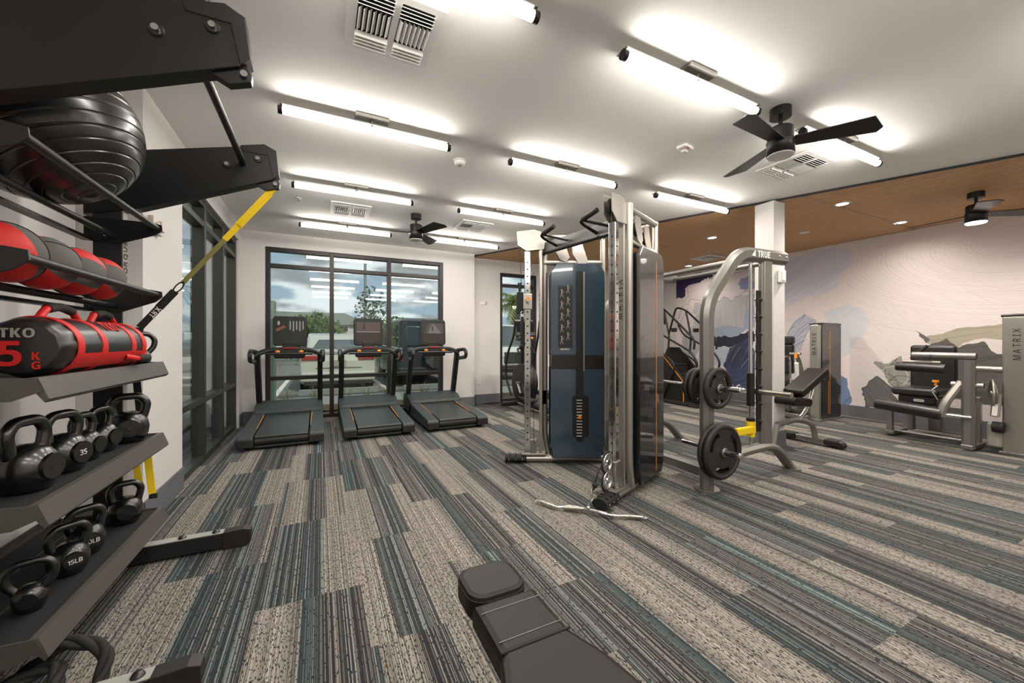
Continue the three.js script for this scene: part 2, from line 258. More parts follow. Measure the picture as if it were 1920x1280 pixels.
// mural print
{
  const S = { wash: [[-6.35, 2.14], [-5.79, 2.18], [-5.25, 2.25], [-4.86, 2.21], [-4.96, 1.54], [-5.79, 1.31], [-6.19, 1.04], [-6.57, 0.51], [-6.68, 1.31], [-6.38, 1.68]], navy: [[-6.87, 2.85], [-6.43, 2.85], [-5.94, 2.85], [-5.84, 2.74], [-5.99, 2.65], [-6.46, 2.62], [-6.62, 2.55], [-6.57, 2.4], [-6.68, 2.27], [-6.87, 2.33]],
    cloud: [[-6.6, 2.59], [-6.19, 2.65], [-5.79, 2.69], [-4.96, 2.78], [-4.86, 2.41], [-5.29, 2.22], [-5.47, 2.11], [-5.61, 2.21], [-5.79, 2.1], [-5.99, 2.07], [-6.4, 2.24], [-6.51, 2.16], [-6.6, 2.26], [-6.49, 2.39]], patch: [[-6.87, 2.33], [-6.46, 2.11], [-6.3, 1.86], [-6.51, 1.5], [-6.86, 1.6]], daub: [[-5.23, 2.62], [-5, 2.65], [-4.96, 2.42], [-5.21, 2.37]],
    blue: [[-5.12, 1.87], [-4.92, 1.94], [-4.86, 1.54], [-5.12, 1.51]], pale: [[-5.84, 1.53], [-5.56, 1.6], [-5.12, 1.51], [-5.29, 1.35], [-5.79, 1.31]], dark: [[-6.19, 1.22], [-5.84, 1.31], [-5.34, 1.39], [-4.96, 1.48], [-4.86, 1.3], [-4.96, 1.22], [-5.84, 1.13]], falls: [[-5.47, 1.14], [-4.96, 1.34], [-4.86, 0.71], [-5.56, 0.67]],
    block: [[-6.19, 1.1], [-5.84, 1.13], [-5.45, 1.16], [-5.47, 0.88], [-5.56, 0.67], [-5.84, 0.74], [-6.24, 0.62]], sea: [[-5.56, 0.67], [-4.86, 0.75], [-4.8, 0.28], [-5.34, 0.22]], lilac: [[-4.65, 2.85], [-4.33, 2.85], [-3.81, 2.85], [-3.27, 2.85], [-3.25, 2.58], [-3.38, 2.48], [-3.49, 2.19], [-3.75, 2.09], [-4.03, 2.01], [-4.22, 1.96], [-4.65, 2.31]],
    swoosh: [[-4.31, 1.34], [-4.19, 1.59], [-4, 1.74], [-3.81, 1.64], [-3.87, 1.51], [-4, 1.3], [-4.06, 1.08], [-4.16, 1.01]], soft: [[-3.69, 1.77], [-3.38, 1.9], [-3.14, 1.74], [-3.09, 1.48], [-3.22, 1.16], [-3.43, 0.96], [-3.49, 1.49]], wedge: [[-2.43, 1.32], [-2.05, 1.42], [-1.7, 1.45], [-0.9, 1.5], [-0.7, 1.13], [-1.87, 1.28], [-2.12, 1.18], [-2.37, 1.2]],
    rock: [[-2.37, 1.17], [-2.21, 1.31], [-2.12, 1.18], [-1.87, 1.23], [-1.7, 1.13], [-0.7, 1.08], [-0.6, 0.4], [-2.69, 0.46], [-2.67, 0.78], [-2.43, 0.8]], curl: [[-2.96, 0.86], [-2.73, 0.99], [-2.5, 0.91], [-2.48, 0.62], [-2.76, 0.51]], chip: [[-2.48, 1.43], [-2.43, 1.37], [-2.35, 1.26], [-2.39, 1.22], [-2.45, 1.32]], lower: [[-3.15, 0.49], [-2.99, 0.7], [-2.78, 0.54], [-2.67, 0.2], [-3.12, 0.18]], low: [[-3.49, 0.69], [-3.35, 0.64], [-3.32, 0.22], [-3.49, 0.19]] };
  const Z0 = -6.85, Z1 = 1.2, Y0 = 0.185, Y1 = 2.922, W = 2048, Hh = 680;
  const tex = canvasTex(W, Hh, (x) => {
    const P = (z, y) => [(z - Z0) / (Z1 - Z0) * W, (Y1 - y) / (Y1 - Y0) * Hh];
    x.fillStyle = '#e0d6d3'; x.fillRect(0, 0, W, Hh);
    const line = (pts, w, c) => { x.strokeStyle = c; x.lineWidth = w; x.lineCap = 'round'; x.beginPath(); pts.forEach((p, i) => { const q = P(...p); i ? x.lineTo(...q) : x.moveTo(...q); }); x.stroke(); };
    const rgba = (c, a) => `rgba(${c[0]},${c[1]},${c[2]},${a})`;
    for (let k = 0; k < 900; k++) { // bristle furrows of the pale ground
      let z = rr(-6.9, 1.2), y = rr(0.1, 2.9), a = -0.35 + 0.5 * Math.sin(z * 1.1 + y) + rr(-0.1, 0.1); const p = [], n = 14 + Math.floor(rnd() * 26), c = [[240, 233, 231], [200, 190, 188], [222, 212, 208], [212, 206, 210]][Math.floor(rnd() * 4)];
      for (let i = 0; i < n; i++) { p.push([z, y]); z += 0.04 * Math.cos(a); y += 0.04 * Math.sin(a); a += 0.02 * Math.sin(z * 3); } line(p, rr(0.6, 2.6), rgba(c, rr(0.15, 0.5)));
    }
    for (let k = 0; k < 90; k++) { const r = 0.25 + k * 0.02, p = []; for (let i = 0; i < 26; i++) { const t = 2.6 + i * 0.11; p.push([-1.55 + r * 1.25 * Math.cos(t), 2.55 + r * 0.62 * Math.sin(t)]); } line(p, rr(0.6, 1.8), rgba([[178, 166, 164], [230, 222, 220]][k % 2], rr(0.2, 0.5))); }
    function shape(o, c, { edge = 0.05, streak = 0, sc = [[255, 255, 255]], dir = 0, curve = 0, rim, alpha = 1, n = 0 } = {}) {
      const pts = [], src = S[o]; let mz = 0, my = 0; src.forEach((p) => { mz += p[0] / src.length; my += p[1] / src.length; });
      for (let i = 0; i < src.length; i++) { const a = src[i], b = src[(i + 1) % src.length]; for (let k = 0; k < 10; k++) { const z = a[0] + (b[0] - a[0]) * k / 10, y = a[1] + (b[1] - a[1]) * k / 10; pts.push([z + edge * (fbm(z * 7 + 31, y * 7) - 0.5) * 2.4, y + edge * (fbm(z * 7, y * 7 + 77) - 0.5) * 2.4]); } }
      x.save(); x.beginPath(); pts.forEach((p, i) => { const q = P(...p); i ? x.lineTo(...q) : x.moveTo(...q); }); x.closePath(); x.globalAlpha = alpha; x.fillStyle = rgba(c, 1); x.fill(); if (rim) { x.strokeStyle = rgba(rim, 0.8); x.lineWidth = 2; x.stroke(); } x.clip();
      for (let k = 0; k < streak; k++) { let z = mz + rr(-1, 1) * 0.9, y = my + rr(-1, 1) * 0.7, a = dir + rr(-0.15, 0.15); const p = []; for (let i = 0; i < 18; i++) { p.push([z, y]); z += 0.035 * Math.cos(a); y += 0.035 * Math.sin(a); a += curve; } line(p, rr(0.7, 3.2), rgba(sc[Math.floor(rnd() * sc.length)], rr(0.25, 0.75))); }
      x.restore();
    }
    shape('wash', [182, 182, 186], { streak: 160, sc: [[196, 194, 196], [146, 148, 154]], dir: -1.45 });
    shape('navy', [44, 38, 84], { streak: 30, sc: [[70, 62, 110], [26, 22, 56]], dir: 0.3 });
    shape('cloud', [212, 203, 206], { edge: 0.09, streak: 120, sc: [[232, 226, 226], [186, 178, 186]], dir: 0.3, rim: [86, 80, 96] });
    shape('patch', [216, 206, 206], { edge: 0.1, streak: 60, sc: [[176, 170, 178], [234, 226, 226], [90, 84, 100]], dir: 1 });
    shape('daub', [138, 148, 184], { edge: 0.1, streak: 40, sc: [[196, 200, 220], [98, 106, 150]], dir: 0.2 });
    shape('blue', [158, 170, 196], { edge: 0.06, streak: 30, sc: [[196, 204, 220], [130, 142, 176]], dir: 1.2 });
    shape('pale', [156, 168, 184], { streak: 30, sc: [[190, 198, 208]], dir: 0.2 });
    shape('dark', [44, 48, 62], { edge: 0.07, streak: 30, sc: [[70, 76, 92], [24, 26, 36]], dir: 0.2 });
    shape('block', [186, 194, 208], { edge: 0.07, streak: 60, sc: [[214, 220, 230], [150, 160, 180]], dir: 0.1 });
    shape('falls', [58, 62, 88], { streak: 120, sc: [[214, 216, 226], [110, 118, 146], [40, 42, 64]], dir: 1.2, curve: -0.02 });
    shape('sea', [66, 72, 104], { edge: 0.06, streak: 60, sc: [[120, 128, 160], [40, 44, 70]], dir: 0.1, curve: 0.03 });
    shape('lilac', [212, 209, 222], { edge: 0.1, streak: 260, sc: [[188, 193, 216], [226, 222, 230], [172, 180, 208], [222, 214, 218]], dir: 0.55 });
    shape('swoosh', [186, 188, 200], { edge: 0.03, streak: 150, sc: [[52, 54, 92], [224, 224, 230], [110, 118, 154], [36, 36, 66]], dir: 1.15, curve: -0.04 });
    shape('soft', [198, 204, 212], { edge: 0.08, streak: 140, sc: [[216, 215, 217], [176, 186, 204]], dir: 0.8, curve: 0.02, alpha: 0.7 });
    shape('low', [110, 130, 166], { edge: 0.08, streak: 30, sc: [[156, 170, 196], [60, 68, 96]], dir: 1 });
    shape('wedge', [168, 162, 144], { edge: 0.05, streak: 60, sc: [[190, 184, 164], [120, 116, 98]], dir: 0.1 });
    shape('rock', [92, 90, 86], { edge: 0.06, streak: 90, sc: [[126, 122, 116], [60, 58, 56]], dir: 0.2 });
    shape('chip', [100, 98, 98], { edge: 0.04 });
    shape('curl', [150, 148, 140], { edge: 0.12, streak: 90, sc: [[214, 210, 202], [36, 36, 36], [96, 94, 88]], dir: 0.8, curve: 0.22 });
    shape('lower', [106, 105, 104], { edge: 0.06, streak: 40, sc: [[136, 134, 132], [70, 70, 70]], dir: -0.9, rim: [24, 24, 24] });
  });
  solo('wall_mural', box2(XR - 0.006, XR, Y0, Y1, Z0, Z1), std(0xffffff, 0.8, 0, { map: tex }), 'abstract brush stroke mural in cream lilac and navy on the right wall', 'mural');
  const g = scene.getObjectByName('wall_mural').geometry, p = g.attributes.position, u = g.attributes.uv; for (let i = 0; i < p.count; i++) u.setXY(i, (p.getZ(i) - Z0) / (Z1 - Z0), (p.getY(i) - Y0) / (Y1 - Y0));
}
// ---------------------------------------------------------------- ceiling fixtures
function tubeLight(x, z, label) {
  const o = thing('tube_light', label, 'ceiling light', [x, H, z], 0, 'tube lights in rows on the ceiling');
  part('canopy', rbox(0.24, 0.022, 0.085, 0, -0.011, 0.01, 0.004), M.pewter, o); part('stem', cyl([0, -0.02, 0], [0, -0.075, 0], 0.012), M.pewter, o);
  part('back_plate', box(1.2, 0.005, 0.085, 0, -0.06, -0.018), M.steel, o);
  part('tube', cyl([-0.585, -0.094, 0], [0.585, -0.094, 0], 0.026, 0.026, 20), tubeGlow, o);
  for (const s of [-1, 1]) part('end_cap', cyl([s * 0.584, -0.094, 0], [s * 0.612, -0.094, 0], 0.028, 0.028, 20), M.blackMetal, o);
  for (const [dy, dz, rx, ry, k] of [[-0.122, 0, -PI / 2, 0, TUBE], [-0.094, 0.028, 0, PI, SIDE], [-0.094, -0.028, 0, 0, SIDE]]) { const l = new THREE.RectAreaLight(new THREE.Color(1, 0.955, 0.895), k, 1.16, 0.05); l.position.set(x, H + dy, z + dz); l.rotation.set(rx, ry, 0); scene.add(l); }
}
const rows = [-1.66, -3.1, -4.53, -6.03, -0.22, 1.22], rowName = { '-1.66': 'in the row over the big ceiling vent', '-3.1': 'in the row by the smoke detector', '-4.53': 'in the second row from the treadmill window', '-6.03': 'in the row next to the treadmill window', '-0.22': 'in the second row from the front wall', '1.22': 'in the row by the front wall' };
for (const z of rows) {
  tubeLight(0.352, z, 'lit tube light on the window side ' + rowName[z]); tubeLight(2.118, z, 'lit tube light in the middle column ' + rowName[z]);
  if (z > -3.5) tubeLight(3.89, z, 'lit tube light near the wood ceiling ' + rowName[z]);
}
function ceilingFan(at, turn, label, on) {
  const o = thing('ceiling_fan', label, 'ceiling fan', at, 0, 'black three blade ceiling fans');
  part('canopy', cyl([0, 0, 0], [0, -0.065, 0], 0.068, 0.068, 28), M.blackMetal, o); part('downrod', cyl([0, -0.065, 0], [0, -0.15, 0], 0.014), M.blackMetal, o);
  part('motor', lathe([[0, -0.14], [0.07, -0.14], [0.082, -0.15], [0.082, -0.235], [0.09, -0.237], [0.09, -0.25], [0.086, -0.255], [0.088, -0.335], [0, -0.335]], 32), M.blackMetal, o);
  part('lens', lathe([[0, -0.336], [0.084, -0.336], [0.08, -0.348], [0, -0.352]], 32), on ? lensGlow(9) : M.white, o);
  for (let k = 0; k < 3; k++) { const a = turn + k * 2 * PI / 3; part('blade', tf(ext([[0.08, -0.05], [0.5, -0.094], [0.575, 0.03], [0.555, 0.075], [0.08, 0.055]], 0.008, 0.002), [0, 0, 0], [-PI / 2 - 0.2, 0, 0]).applyMatrix4(new THREE.Matrix4().makeRotationY(-a)).translate(0, -0.245, 0), M.blackMetal, o); }
  if (on) { const l = new THREE.SpotLight(new THREE.Color(1, 0.91, 0.82), 4, 0, 1.54, 0.4); l.position.set(at[0], at[1] - 0.37, at[2]); l.target.position.set(at[0], 0, at[2]); l.shadow.radius = 4; l.castShadow = true; scene.add(l, l.target); }
}
ceilingFan([3.0, H, -1.66], 52 * PI / 180, 'black three blade fan with its light off, by the white strobe'); ceilingFan([1.145, H, -5.19], 68 * PI / 180, 'black three blade fan hanging over the treadmills'); ceilingFan([6.6, 2.922, -1.59], 35 * PI / 180, 'black three blade fan with lit lens under the wood slat ceiling', true);
function vent(x, z, y, label) {
  const o = thing('ceiling_vent', label, 'vent', [x, y, z], 0, 'square white ceiling vents');
  part('duct', box(0.4, 0.004, 0.4, 0, -0.003, 0), M.rubber, o);
  part('frame', ext(rrect(0.46, 0.46, 0.004), 0.012, 0.002, [rrect(0.17, 0.38, 0.01, -0.1, 0), rrect(0.17, 0.38, 0.01, 0.1, 0)]).rotateX(PI / 2).translate(0, -0.011, 0), M.white, o);
  for (const s of [-0.1, 0.1]) {
    for (let k = 0; k < 4; k++) part('louver', box(0.17, 0.003, 0.024, s, -0.02, 0.175 - k * 0.024, [0.7, 0, 0]), M.white, o);
    for (let k = 0; k < 7; k++) part('louver', box(0.022, 0.003, 0.15, s - 0.07 + k * 0.0235, -0.018, 0.005, [0, 0, s < 0 ? 0.8 : -0.8]), M.white, o);
    for (let k = 0; k < 4; k++) part('louver', box(0.17, 0.003, 0.026, s, -0.02, -0.1 - k * 0.026, [-0.7, 0, 0]), M.white, o);
  }
}
vent(0.352, -2.15, H, 'white louvered vent beyond the tube light nearest the storage rack'); vent(0.35, -5.34, H, 'white louvered vent over the treadmill by the side window'); vent(2.0, -5.32, H, 'white louvered vent over the treadmill by the wall outlet'); vent(4.08, -2.13, H, 'white louvered vent beside the fan near the wood ceiling'); vent(6.92, -5.2, 2.922, 'small white vent set in the wood slat ceiling');
function downlight(x, z, label, power = 8) {
  const o = thing('downlight', label, 'downlight', [x, 2.922, z], 0, 'round downlights in the wood ceiling');
  part('trim_ring', lathe([[0.062, 0], [0.085, 0], [0.085, -0.006], [0.062, -0.01], [0.062, 0]], 28), M.white, o); part('lens', lathe([[0, -0.004], [0.062, -0.004]], 24), lensGlow(DOWN), o);
  const l = new THREE.SpotLight(new THREE.Color(1, 0.91, 0.82), power, 0, 1.45, 0.8); l.position.set(x, 2.885, z); l.target.position.set(x, 0, z); l.shadow.radius = 3; l.castShadow = true; scene.add(l, l.target);
}
downlight(5.68, -2.44, 'lit downlight on the wood seam by the column'); downlight(7.3, -2.46, 'lit downlight on the wood seam near the mural', 2.2); downlight(5.65, -4.16, 'lit downlight in the wood ceiling behind the column'); downlight(7.3, -5.95, 'lit downlight in the wood ceiling by the stair climber', 2.2); downlight(4.0, -5.6, 'lit downlight in the wood ceiling over the functional trainer'); downlight(7.3, -0.3, 'lit downlight in the wood ceiling beyond the fan', 2.2); downlight(7.3, 1.6, 'lit downlight in the wood ceiling by the front wall', 2.2);
{ const o = thing('smoke_detector', 'round white smoke detector on the ceiling', 'smoke detector', [1.167, H, -3.455]); part('base', lathe([[0, 0], [0.06, 0], [0.06, -0.018], [0, -0.018]]), M.white, o); part('cap', lathe([[0.05, -0.018], [0.046, -0.04], [0.028, -0.05], [0, -0.05]]), M.white, o); part('sensor', lathe([[0.02, -0.05], [0.016, -0.058], [0, -0.058]]), M.greyPrint, o); }
{ const o = thing('fire_strobe', 'white fire strobe with red lettering on the ceiling', 'strobe', [2.84, H, -2.35], 0.2); part('base', rbox(0.13, 0.025, 0.09, 0, -0.0125, 0), M.white, o); part('lens', rbox(0.05, 0.022, 0.04, 0.01, -0.034, -0.01, 0.008), M.white, o); part('lettering', frameTo(text('FIRE', 0.014, 0.001, font.b), [1, 0, 0], [0, 0, 1], [-0.01, -0.026, 0.032]), M.red, o); }
{ const o = thing('ceiling_speaker', 'small round white disc in the wood slat ceiling', 'speaker', [6.67, 2.922, -3.34]); part('grille', lathe([[0, -0.008], [0.055, -0.008], [0.062, 0], [0, 0]]), M.white, o); part('rim', torus(0.06, 0.004).rotateX(PI / 2).translate(0, -0.003, 0), M.white, o); }
for (const [x, z, y, l] of [[-0.226, -5.2, H, 'small white sprinkler head over the treadmill'], [6.5, -4.86, 2.922, 'small white sprinkler head in the wood ceiling']]) { const o = thing('sprinkler', l, 'sprinkler', [x, y, z]); part('escutcheon', lathe([[0, 0], [0.035, 0], [0.03, -0.01], [0, -0.012]]), M.white, o); part('nozzle', cyl([0, -0.012, 0], [0, -0.035, 0], 0.006), M.steel, o); part('deflector', cyl([0, -0.035, 0], [0, -0.037, 0], 0.014), M.steel, o); }
// wall devices
{ const o = thing('wall_hook', 'small steel hook on the wall by the narrow window', 'hook', [2.94, 2.015, ZB2]); part('plate', rbox(0.14, 0.035, 0.012, 0, 0, 0.006, 0.003), M.white, o); part('hook', smoothTube([[0.05, 0, 0.012], [0.055, 0, 0.05], [0.06, 0.02, 0.06], [0.06, 0.035, 0.045]], 0.006, 20, 8), M.steel, o); }
{ const o = thing('wall_outlet', 'white wall outlet plate above the baseboard', 'outlet', [2.86, 0.45, ZB2]); part('plate', rbox(0.075, 0.118, 0.006, 0, 0, 0.003, 0.002), M.white, o); for (const s of [-1, 1]) part('socket', rbox(0.034, 0.028, 0.003, 0, s * 0.02, 0.0065, 0.001), M.beige, o); }
{ const o = thing('wall_sensor', 'beige wall strobe box on the pillar beside the rack', 'sensor', [XL, 2.06, -3.55], PI / 2); part('back_box', rbox(0.17, 0.11, 0.03, 0, 0, 0.015, 0.006), M.beige, o); part('lens', rbox(0.06, 0.075, 0.03, 0.02, 0, 0.04, 0.01), M.beige, o); part('dial', cyl([-0.035, 0, 0.03], [-0.035, 0, 0.045], 0.022), M.beige, o); }
{ const o = thing('wall_monitor', 'white rounded sensor box on the column', 'sensor', [4.9, 2.02, -2.72]); part('case', rbox(0.12, 0.16, 0.045, 0, 0, 0.0225, 0.02), M.white, o); part('face', rbox(0.07, 0.1, 0.008, 0, 0, 0.048, 0.004), M.white, o); }
// ---------------------------------------------------------------- storage rack on the left wall
const rack = worldThing('storage_rack', 'tall black storage rack with suspension arms along the left wall', 'storage rack', [-1.03, 0, -2.34]);
for (const [z, far] of [[-2.88, 1], [-1.76, 0]]) {
  const p = part('post', rbox2(-1.09, -0.97, 0.02, 2.3, z - 0.03, z + 0.03, 0.006), M.dark, rack);
  if (far) { part('post_edge', box2(-0.9705, -0.9685, 0.1, 2.0, z - 0.026, z + 0.026), M.greyPrint, p); part('lettering', frameTo(text('TORQUE', 0.04, 0.002, font.b), [0, 1, 0], [0, 0, 1], [-0.968, 1.7, z]), M.dark, p); }
  const f = part('foot', rbox2(-1.15, -0.5, 0.012, 0.1, z - 0.03, z + 0.03, 0.006), M.dark, rack); part('foot_strip', box2(-1.0, -0.43, 0.1, 0.104, z - 0.029, z + 0.029), M.footTop, f);
  part('foot_cap', ext([[-0.52, 0], [-0.41, 0], [-0.385, 0.03], [-0.385, 0.095], [-0.42, 0.105], [-0.52, 0.1]], 0.066, 0.004).translate(0, 0, z), M.plate, rack);
  for (const x of [-0.72, -0.56]) part('foot_bolt', lathe([[0, 0.018], [0.014, 0.016], [0.02, 0.006], [0.022, 0]], 14).translate(x, 0.101, z), M.vinyl, rack);
  const a = part('arm', ext([[-1.12, 1.93], [-1.12, 2.27], [-0.95, 2.295], [-0.31, 2.465], [-0.265, 2.44], [-0.25, 2.4], [-0.25, 2.29], [-0.27, 2.265], [-0.9, 1.99]], 0.075, 0.004).translate(0, 0, z), M.blackMetal, rack);
  part('arm_end_plate', ext([[-0.43, 2.44], [-0.31, 2.472], [-0.25, 2.445], [-0.235, 2.3], [-0.262, 2.27], [-0.29, 2.41], [-0.42, 2.41]], 0.083, 0.003).translate(0, 0, z), M.blackMetal, a);
  part('arm_bracket', ext([[-0.37, 2.245], [-0.25, 2.29], [-0.232, 2.25], [-0.235, 2.225], [-0.3, 2.2], [-0.35, 2.225]], 0.04, 0.003).translate(0, 0, z), M.blackMetal, a);
  if (!far) part('top_bracket', rbox2(-0.48, -0.365, 2.4, 2.56, z - 0.03, z + 0.03, 0.004), M.blackMetal, a);
  part('eye_bolt', cyl([-0.253, 2.242, z - 0.035], [-0.253, 2.242, z + 0.035], 0.012), M.chrome, a);
  for (const [x, y] of [[-0.5, 2.31], [-0.345, 2.375]]) { part('bolt_washer', cyl([x, y, z + 0.037], [x, y, z + 0.046], 0.024, 0.02, 20), M.vinyl, a); part('bolt_head', cyl([x, y, z + 0.046], [x, y, z + 0.058], 0.013, 0.011, 14), M.chrome, a); }
  for (const y of [1.888, 1.512]) part('shelf_end_plate', ext([[-1.12, y - 0.1], [-0.97, y - 0.1], [-0.83, y - 0.04], [-0.8, y - 0.012], [-0.803, y + 0.018], [-0.85, y + 0.026], [-1.12, y + 0.026]], 0.008, 0.001).translate(0, 0, z + 0.034), M.blackMetal, rack);
}
part('cross_bar', cyl([-0.42, 2.335, -2.86], [-0.42, 2.335, -1.78], 0.017), M.blackMetal, rack);
part('back_beam', rbox2(-1.07, -1.0, 0.12, 0.2, -2.86, -1.78), M.dark, rack);
for (const y of [1.888, 1.512]) { part('front_rail', cyl([-0.825, y, -2.85], [-0.825, y, -1.74], 0.0155), M.blackMetal, rack); part('rear_rail', cyl([-1.0, y - 0.07, -2.85], [-1.0, y - 0.07, -1.74], 0.0155), M.blackMetal, rack); part('back_strip', box2(-1.13, -1.09, y - 0.1, y - 0.085, -2.85, -1.74), M.blackMetal, rack);
  part('shelf_bolt', sph(0.016, -1.03, y - 0.06, -2.835), M.chrome, rack); }
for (const [y, back] of [[1.12, -1.2], [0.712, -1.3], [0.285, -1.3]]) {
  const t = part('shelf_tray', [rbox2(back, -0.82, y - 0.014, y - 0.002, -2.9, -1.79, 0.003), ext([[back, y - 0.05], [back, y + 0.03], [back + 0.008, y + 0.03], [back + 0.008, y - 0.05]], 1.11).translate(0, 0, -2.345),
    ext([[-0.83, y + 0.012], [-0.812, y + 0.012], [-0.788, y - 0.055], [-0.796, y - 0.065], [-0.83, y - 0.014]], 1.11, 0.002).translate(0, 0, -2.345)], M.grey2 ??= std(0x4f4a46, 0.5, 0.15, { bumpMap: grain, bumpScale: 0.0004 }), rack);
  for (const z of [-2.9, -1.79]) part('tray_end', ext([[back, y - 0.06], [-0.87, y - 0.06], [-0.8, y - 0.03], [-0.815, y + 0.012], [back, y + 0.03]], 0.006).translate(0, 0, z), M.grey2, t);
  for (const [a, b] of [[back + 0.03, back + 0.15], [back + 0.16, back + 0.28], [back + 0.29, -0.84]]) part('shelf_mat', rbox2(a, b, y - 0.003, y + 0.001, -2.88, -1.81, 0.002), M.rubber, t);
}
// stability ball
{
  const R = 0.308, pr = [], n = 400, ax = V(0.48, -0.86, 0.02).normalize(), turn = new THREE.Quaternion().setFromUnitVectors(V(0, -1, 0), ax);
  for (let i = 0; i <= n; i++) { const t = i / n * PI, k = Math.abs(t / 0.15 - Math.round(t / 0.15)) * 0.15; const r = R - (t < 1.7 && t > 0.1 && k < 0.014 ? 0.004 * (1 + Math.cos(k / 0.014 * PI)) / 2 : 0); pr.push([r * Math.sin(t), -r * Math.cos(t)]); }
  const o = thing('stability_ball', 'large glossy black stability ball resting on the top rack rails', 'exercise ball', [-1.015, 2.135, -2.27]);
  part('skin', lathe(pr, 96).applyQuaternion(turn), M.ballSkin, o); part('plug', cyl([0, -R - 0.001, 0], [0, -R + 0.01, 0], 0.014).applyQuaternion(turn), M.rubber, o);
}
// medicine balls
[[-1.89, 'red and grey medicine ball with the largest red face, on the rack'], [-2.09, 'grey and red medicine ball beside the mostly red one'], [-2.29, 'grey medicine ball with a red stripe, second from the rack post'], [-2.49, 'grey medicine ball with red squares by the rack post']].forEach(([z, l], i) => {
  const r = 0.099, o = thing('medicine_ball', l, 'medicine ball', [-0.935, 1.545, z], 0, 'medicine balls on the upper rack shelf');
  o.rotation.set(...[[0.3, 0.2, 0.1], [0.9, 0.5, 0.4], [0.2, 0.9, 1.1], [0.5, 1.3, 0.6]][i]);
  part('grey_cover', new THREE.SphereGeometry(r, 36, 24), M.greyBall, o);
  const segs = i === 0 ? [[0, 2.6], [3.3, 2.4]] : i === 1 ? [[0.6, 1.2], [3.7, 1.2]] : [[0.2, 0.8], [2.2, 0.8], [4.3, 0.8]];
  for (const [a, len] of segs) part('red_panel', new THREE.SphereGeometry(r * 1.006, 24, 18, a, len, i === 0 ? 0.15 : 0.75, i === 0 ? 2.8 : 1.6), M.redBall, o);
  part('seam', torus(r * 1.004, 0.0022, 48, 6), M.rubber, o);
});
// sandbag
{
  const o = worldThing('sandbag', 'black and red fitness sandbag with grip handles on the rack shelf', 'sandbag', [-0.915, 1.122, -2.33]);
  const cx = -0.915, cy = 1.122 + 0.108, r = 0.112, z1 = -1.93, z0 = -2.67;
  const along = (g) => g.rotateX(PI / 2).scale(1, 0.965, 1).translate(cx, cy, 0);
  const pr = [[0, z0 - 0.02], [0.05, z0 - 0.018], [0.085, z0 - 0.004], [r - 0.006, z0 + 0.025], [r, z0 + 0.07], [r + 0.002, -2.33], [r, z1 - 0.07], [r - 0.006, z1 - 0.025], [0.096, z1 - 0.004], [0.088, z1 + 0.002], [0, z1 + 0.003]];
  const body = along(lathe(pr, 48)), bp = body.attributes.position; for (let i = 0; i < bp.count; i++) { const x = bp.getX(i), y = bp.getY(i), z = bp.getZ(i), a = Math.atan2(y - cy, x - cx), d = 1 + 0.018 * Math.sin(a * 14 + z * 9) * (Math.abs(z + 2.33) > 0.3 ? 1 : 0.3); bp.setXY(i, cx + (x - cx) * d, cy + (y - cy) * d); } body.computeVertexNormals();
  const b = part('bag_body', body, M.vinyl, o);
  for (const z of [z1 - 0.09, -2.2, -2.48, z0 + 0.07]) part('red_band', along(lathe([[r + 0.001, z - 0.02], [r + 0.005, z - 0.02], [r + 0.005, z + 0.02], [r + 0.001, z + 0.02]], 40)), M.red, o);
  part('side_panel', along(new THREE.CylinderGeometry(r + 0.004, r + 0.004, 0.6, 20, 1, true, 0.75, 0.6).translate(0, -2.33, 0)), M.red, o);
  const grip = (pts) => { const h = part('handle', smoothTube(pts, 0.013, 30, 10), M.red, o); part('grip', smoothTube([1, 2, 3].map((i) => pts[i]), 0.0165, 20, 10), M.strap, h); };
  grip([[cx, cy + r - 0.01, -2.02], [cx, cy + r + 0.03, -2.07], [cx, cy + r + 0.042, -2.15], [cx, cy + r + 0.03, -2.23], [cx, cy + r - 0.01, -2.28]]); grip([[cx, cy + r - 0.01, -2.37], [cx, cy + r + 0.028, -2.41], [cx, cy + r + 0.038, -2.48], [cx, cy + r + 0.028, -2.55], [cx, cy + r - 0.01, -2.6]]); grip([[cx + r * 0.9, cy - 0.05, -2.42], [cx + r + 0.02, cy - 0.06, -2.46], [cx + r + 0.025, cy - 0.06, -2.52], [cx + r + 0.02, cy - 0.06, -2.58], [cx + r * 0.9, cy - 0.05, -2.62]]);
  const face = (s, size, mat, dx, dy, f = font.b) => part('lettering', frameTo(text(s, size, 0.003, f), [1, 0, 0], [0, 1, 0], [cx + dx, cy + dy, z1 + 0.004]), mat, b);
  face('TKO', 0.032, M.greyPrint, -0.005, 0.05); face('5', 0.085, M.red, -0.018, -0.02); face('K', 0.026, M.red, 0.04, -0.03); face('G', 0.026, M.red, 0.04, -0.062);
  part('lettering', frameTo(text('TKO', 0.05, 0.002, font.b), [0, 0, -1], [-0.75, 0.66, 0], [cx + 0.075, cy + 0.085, -2.34]), M.red, b);
}
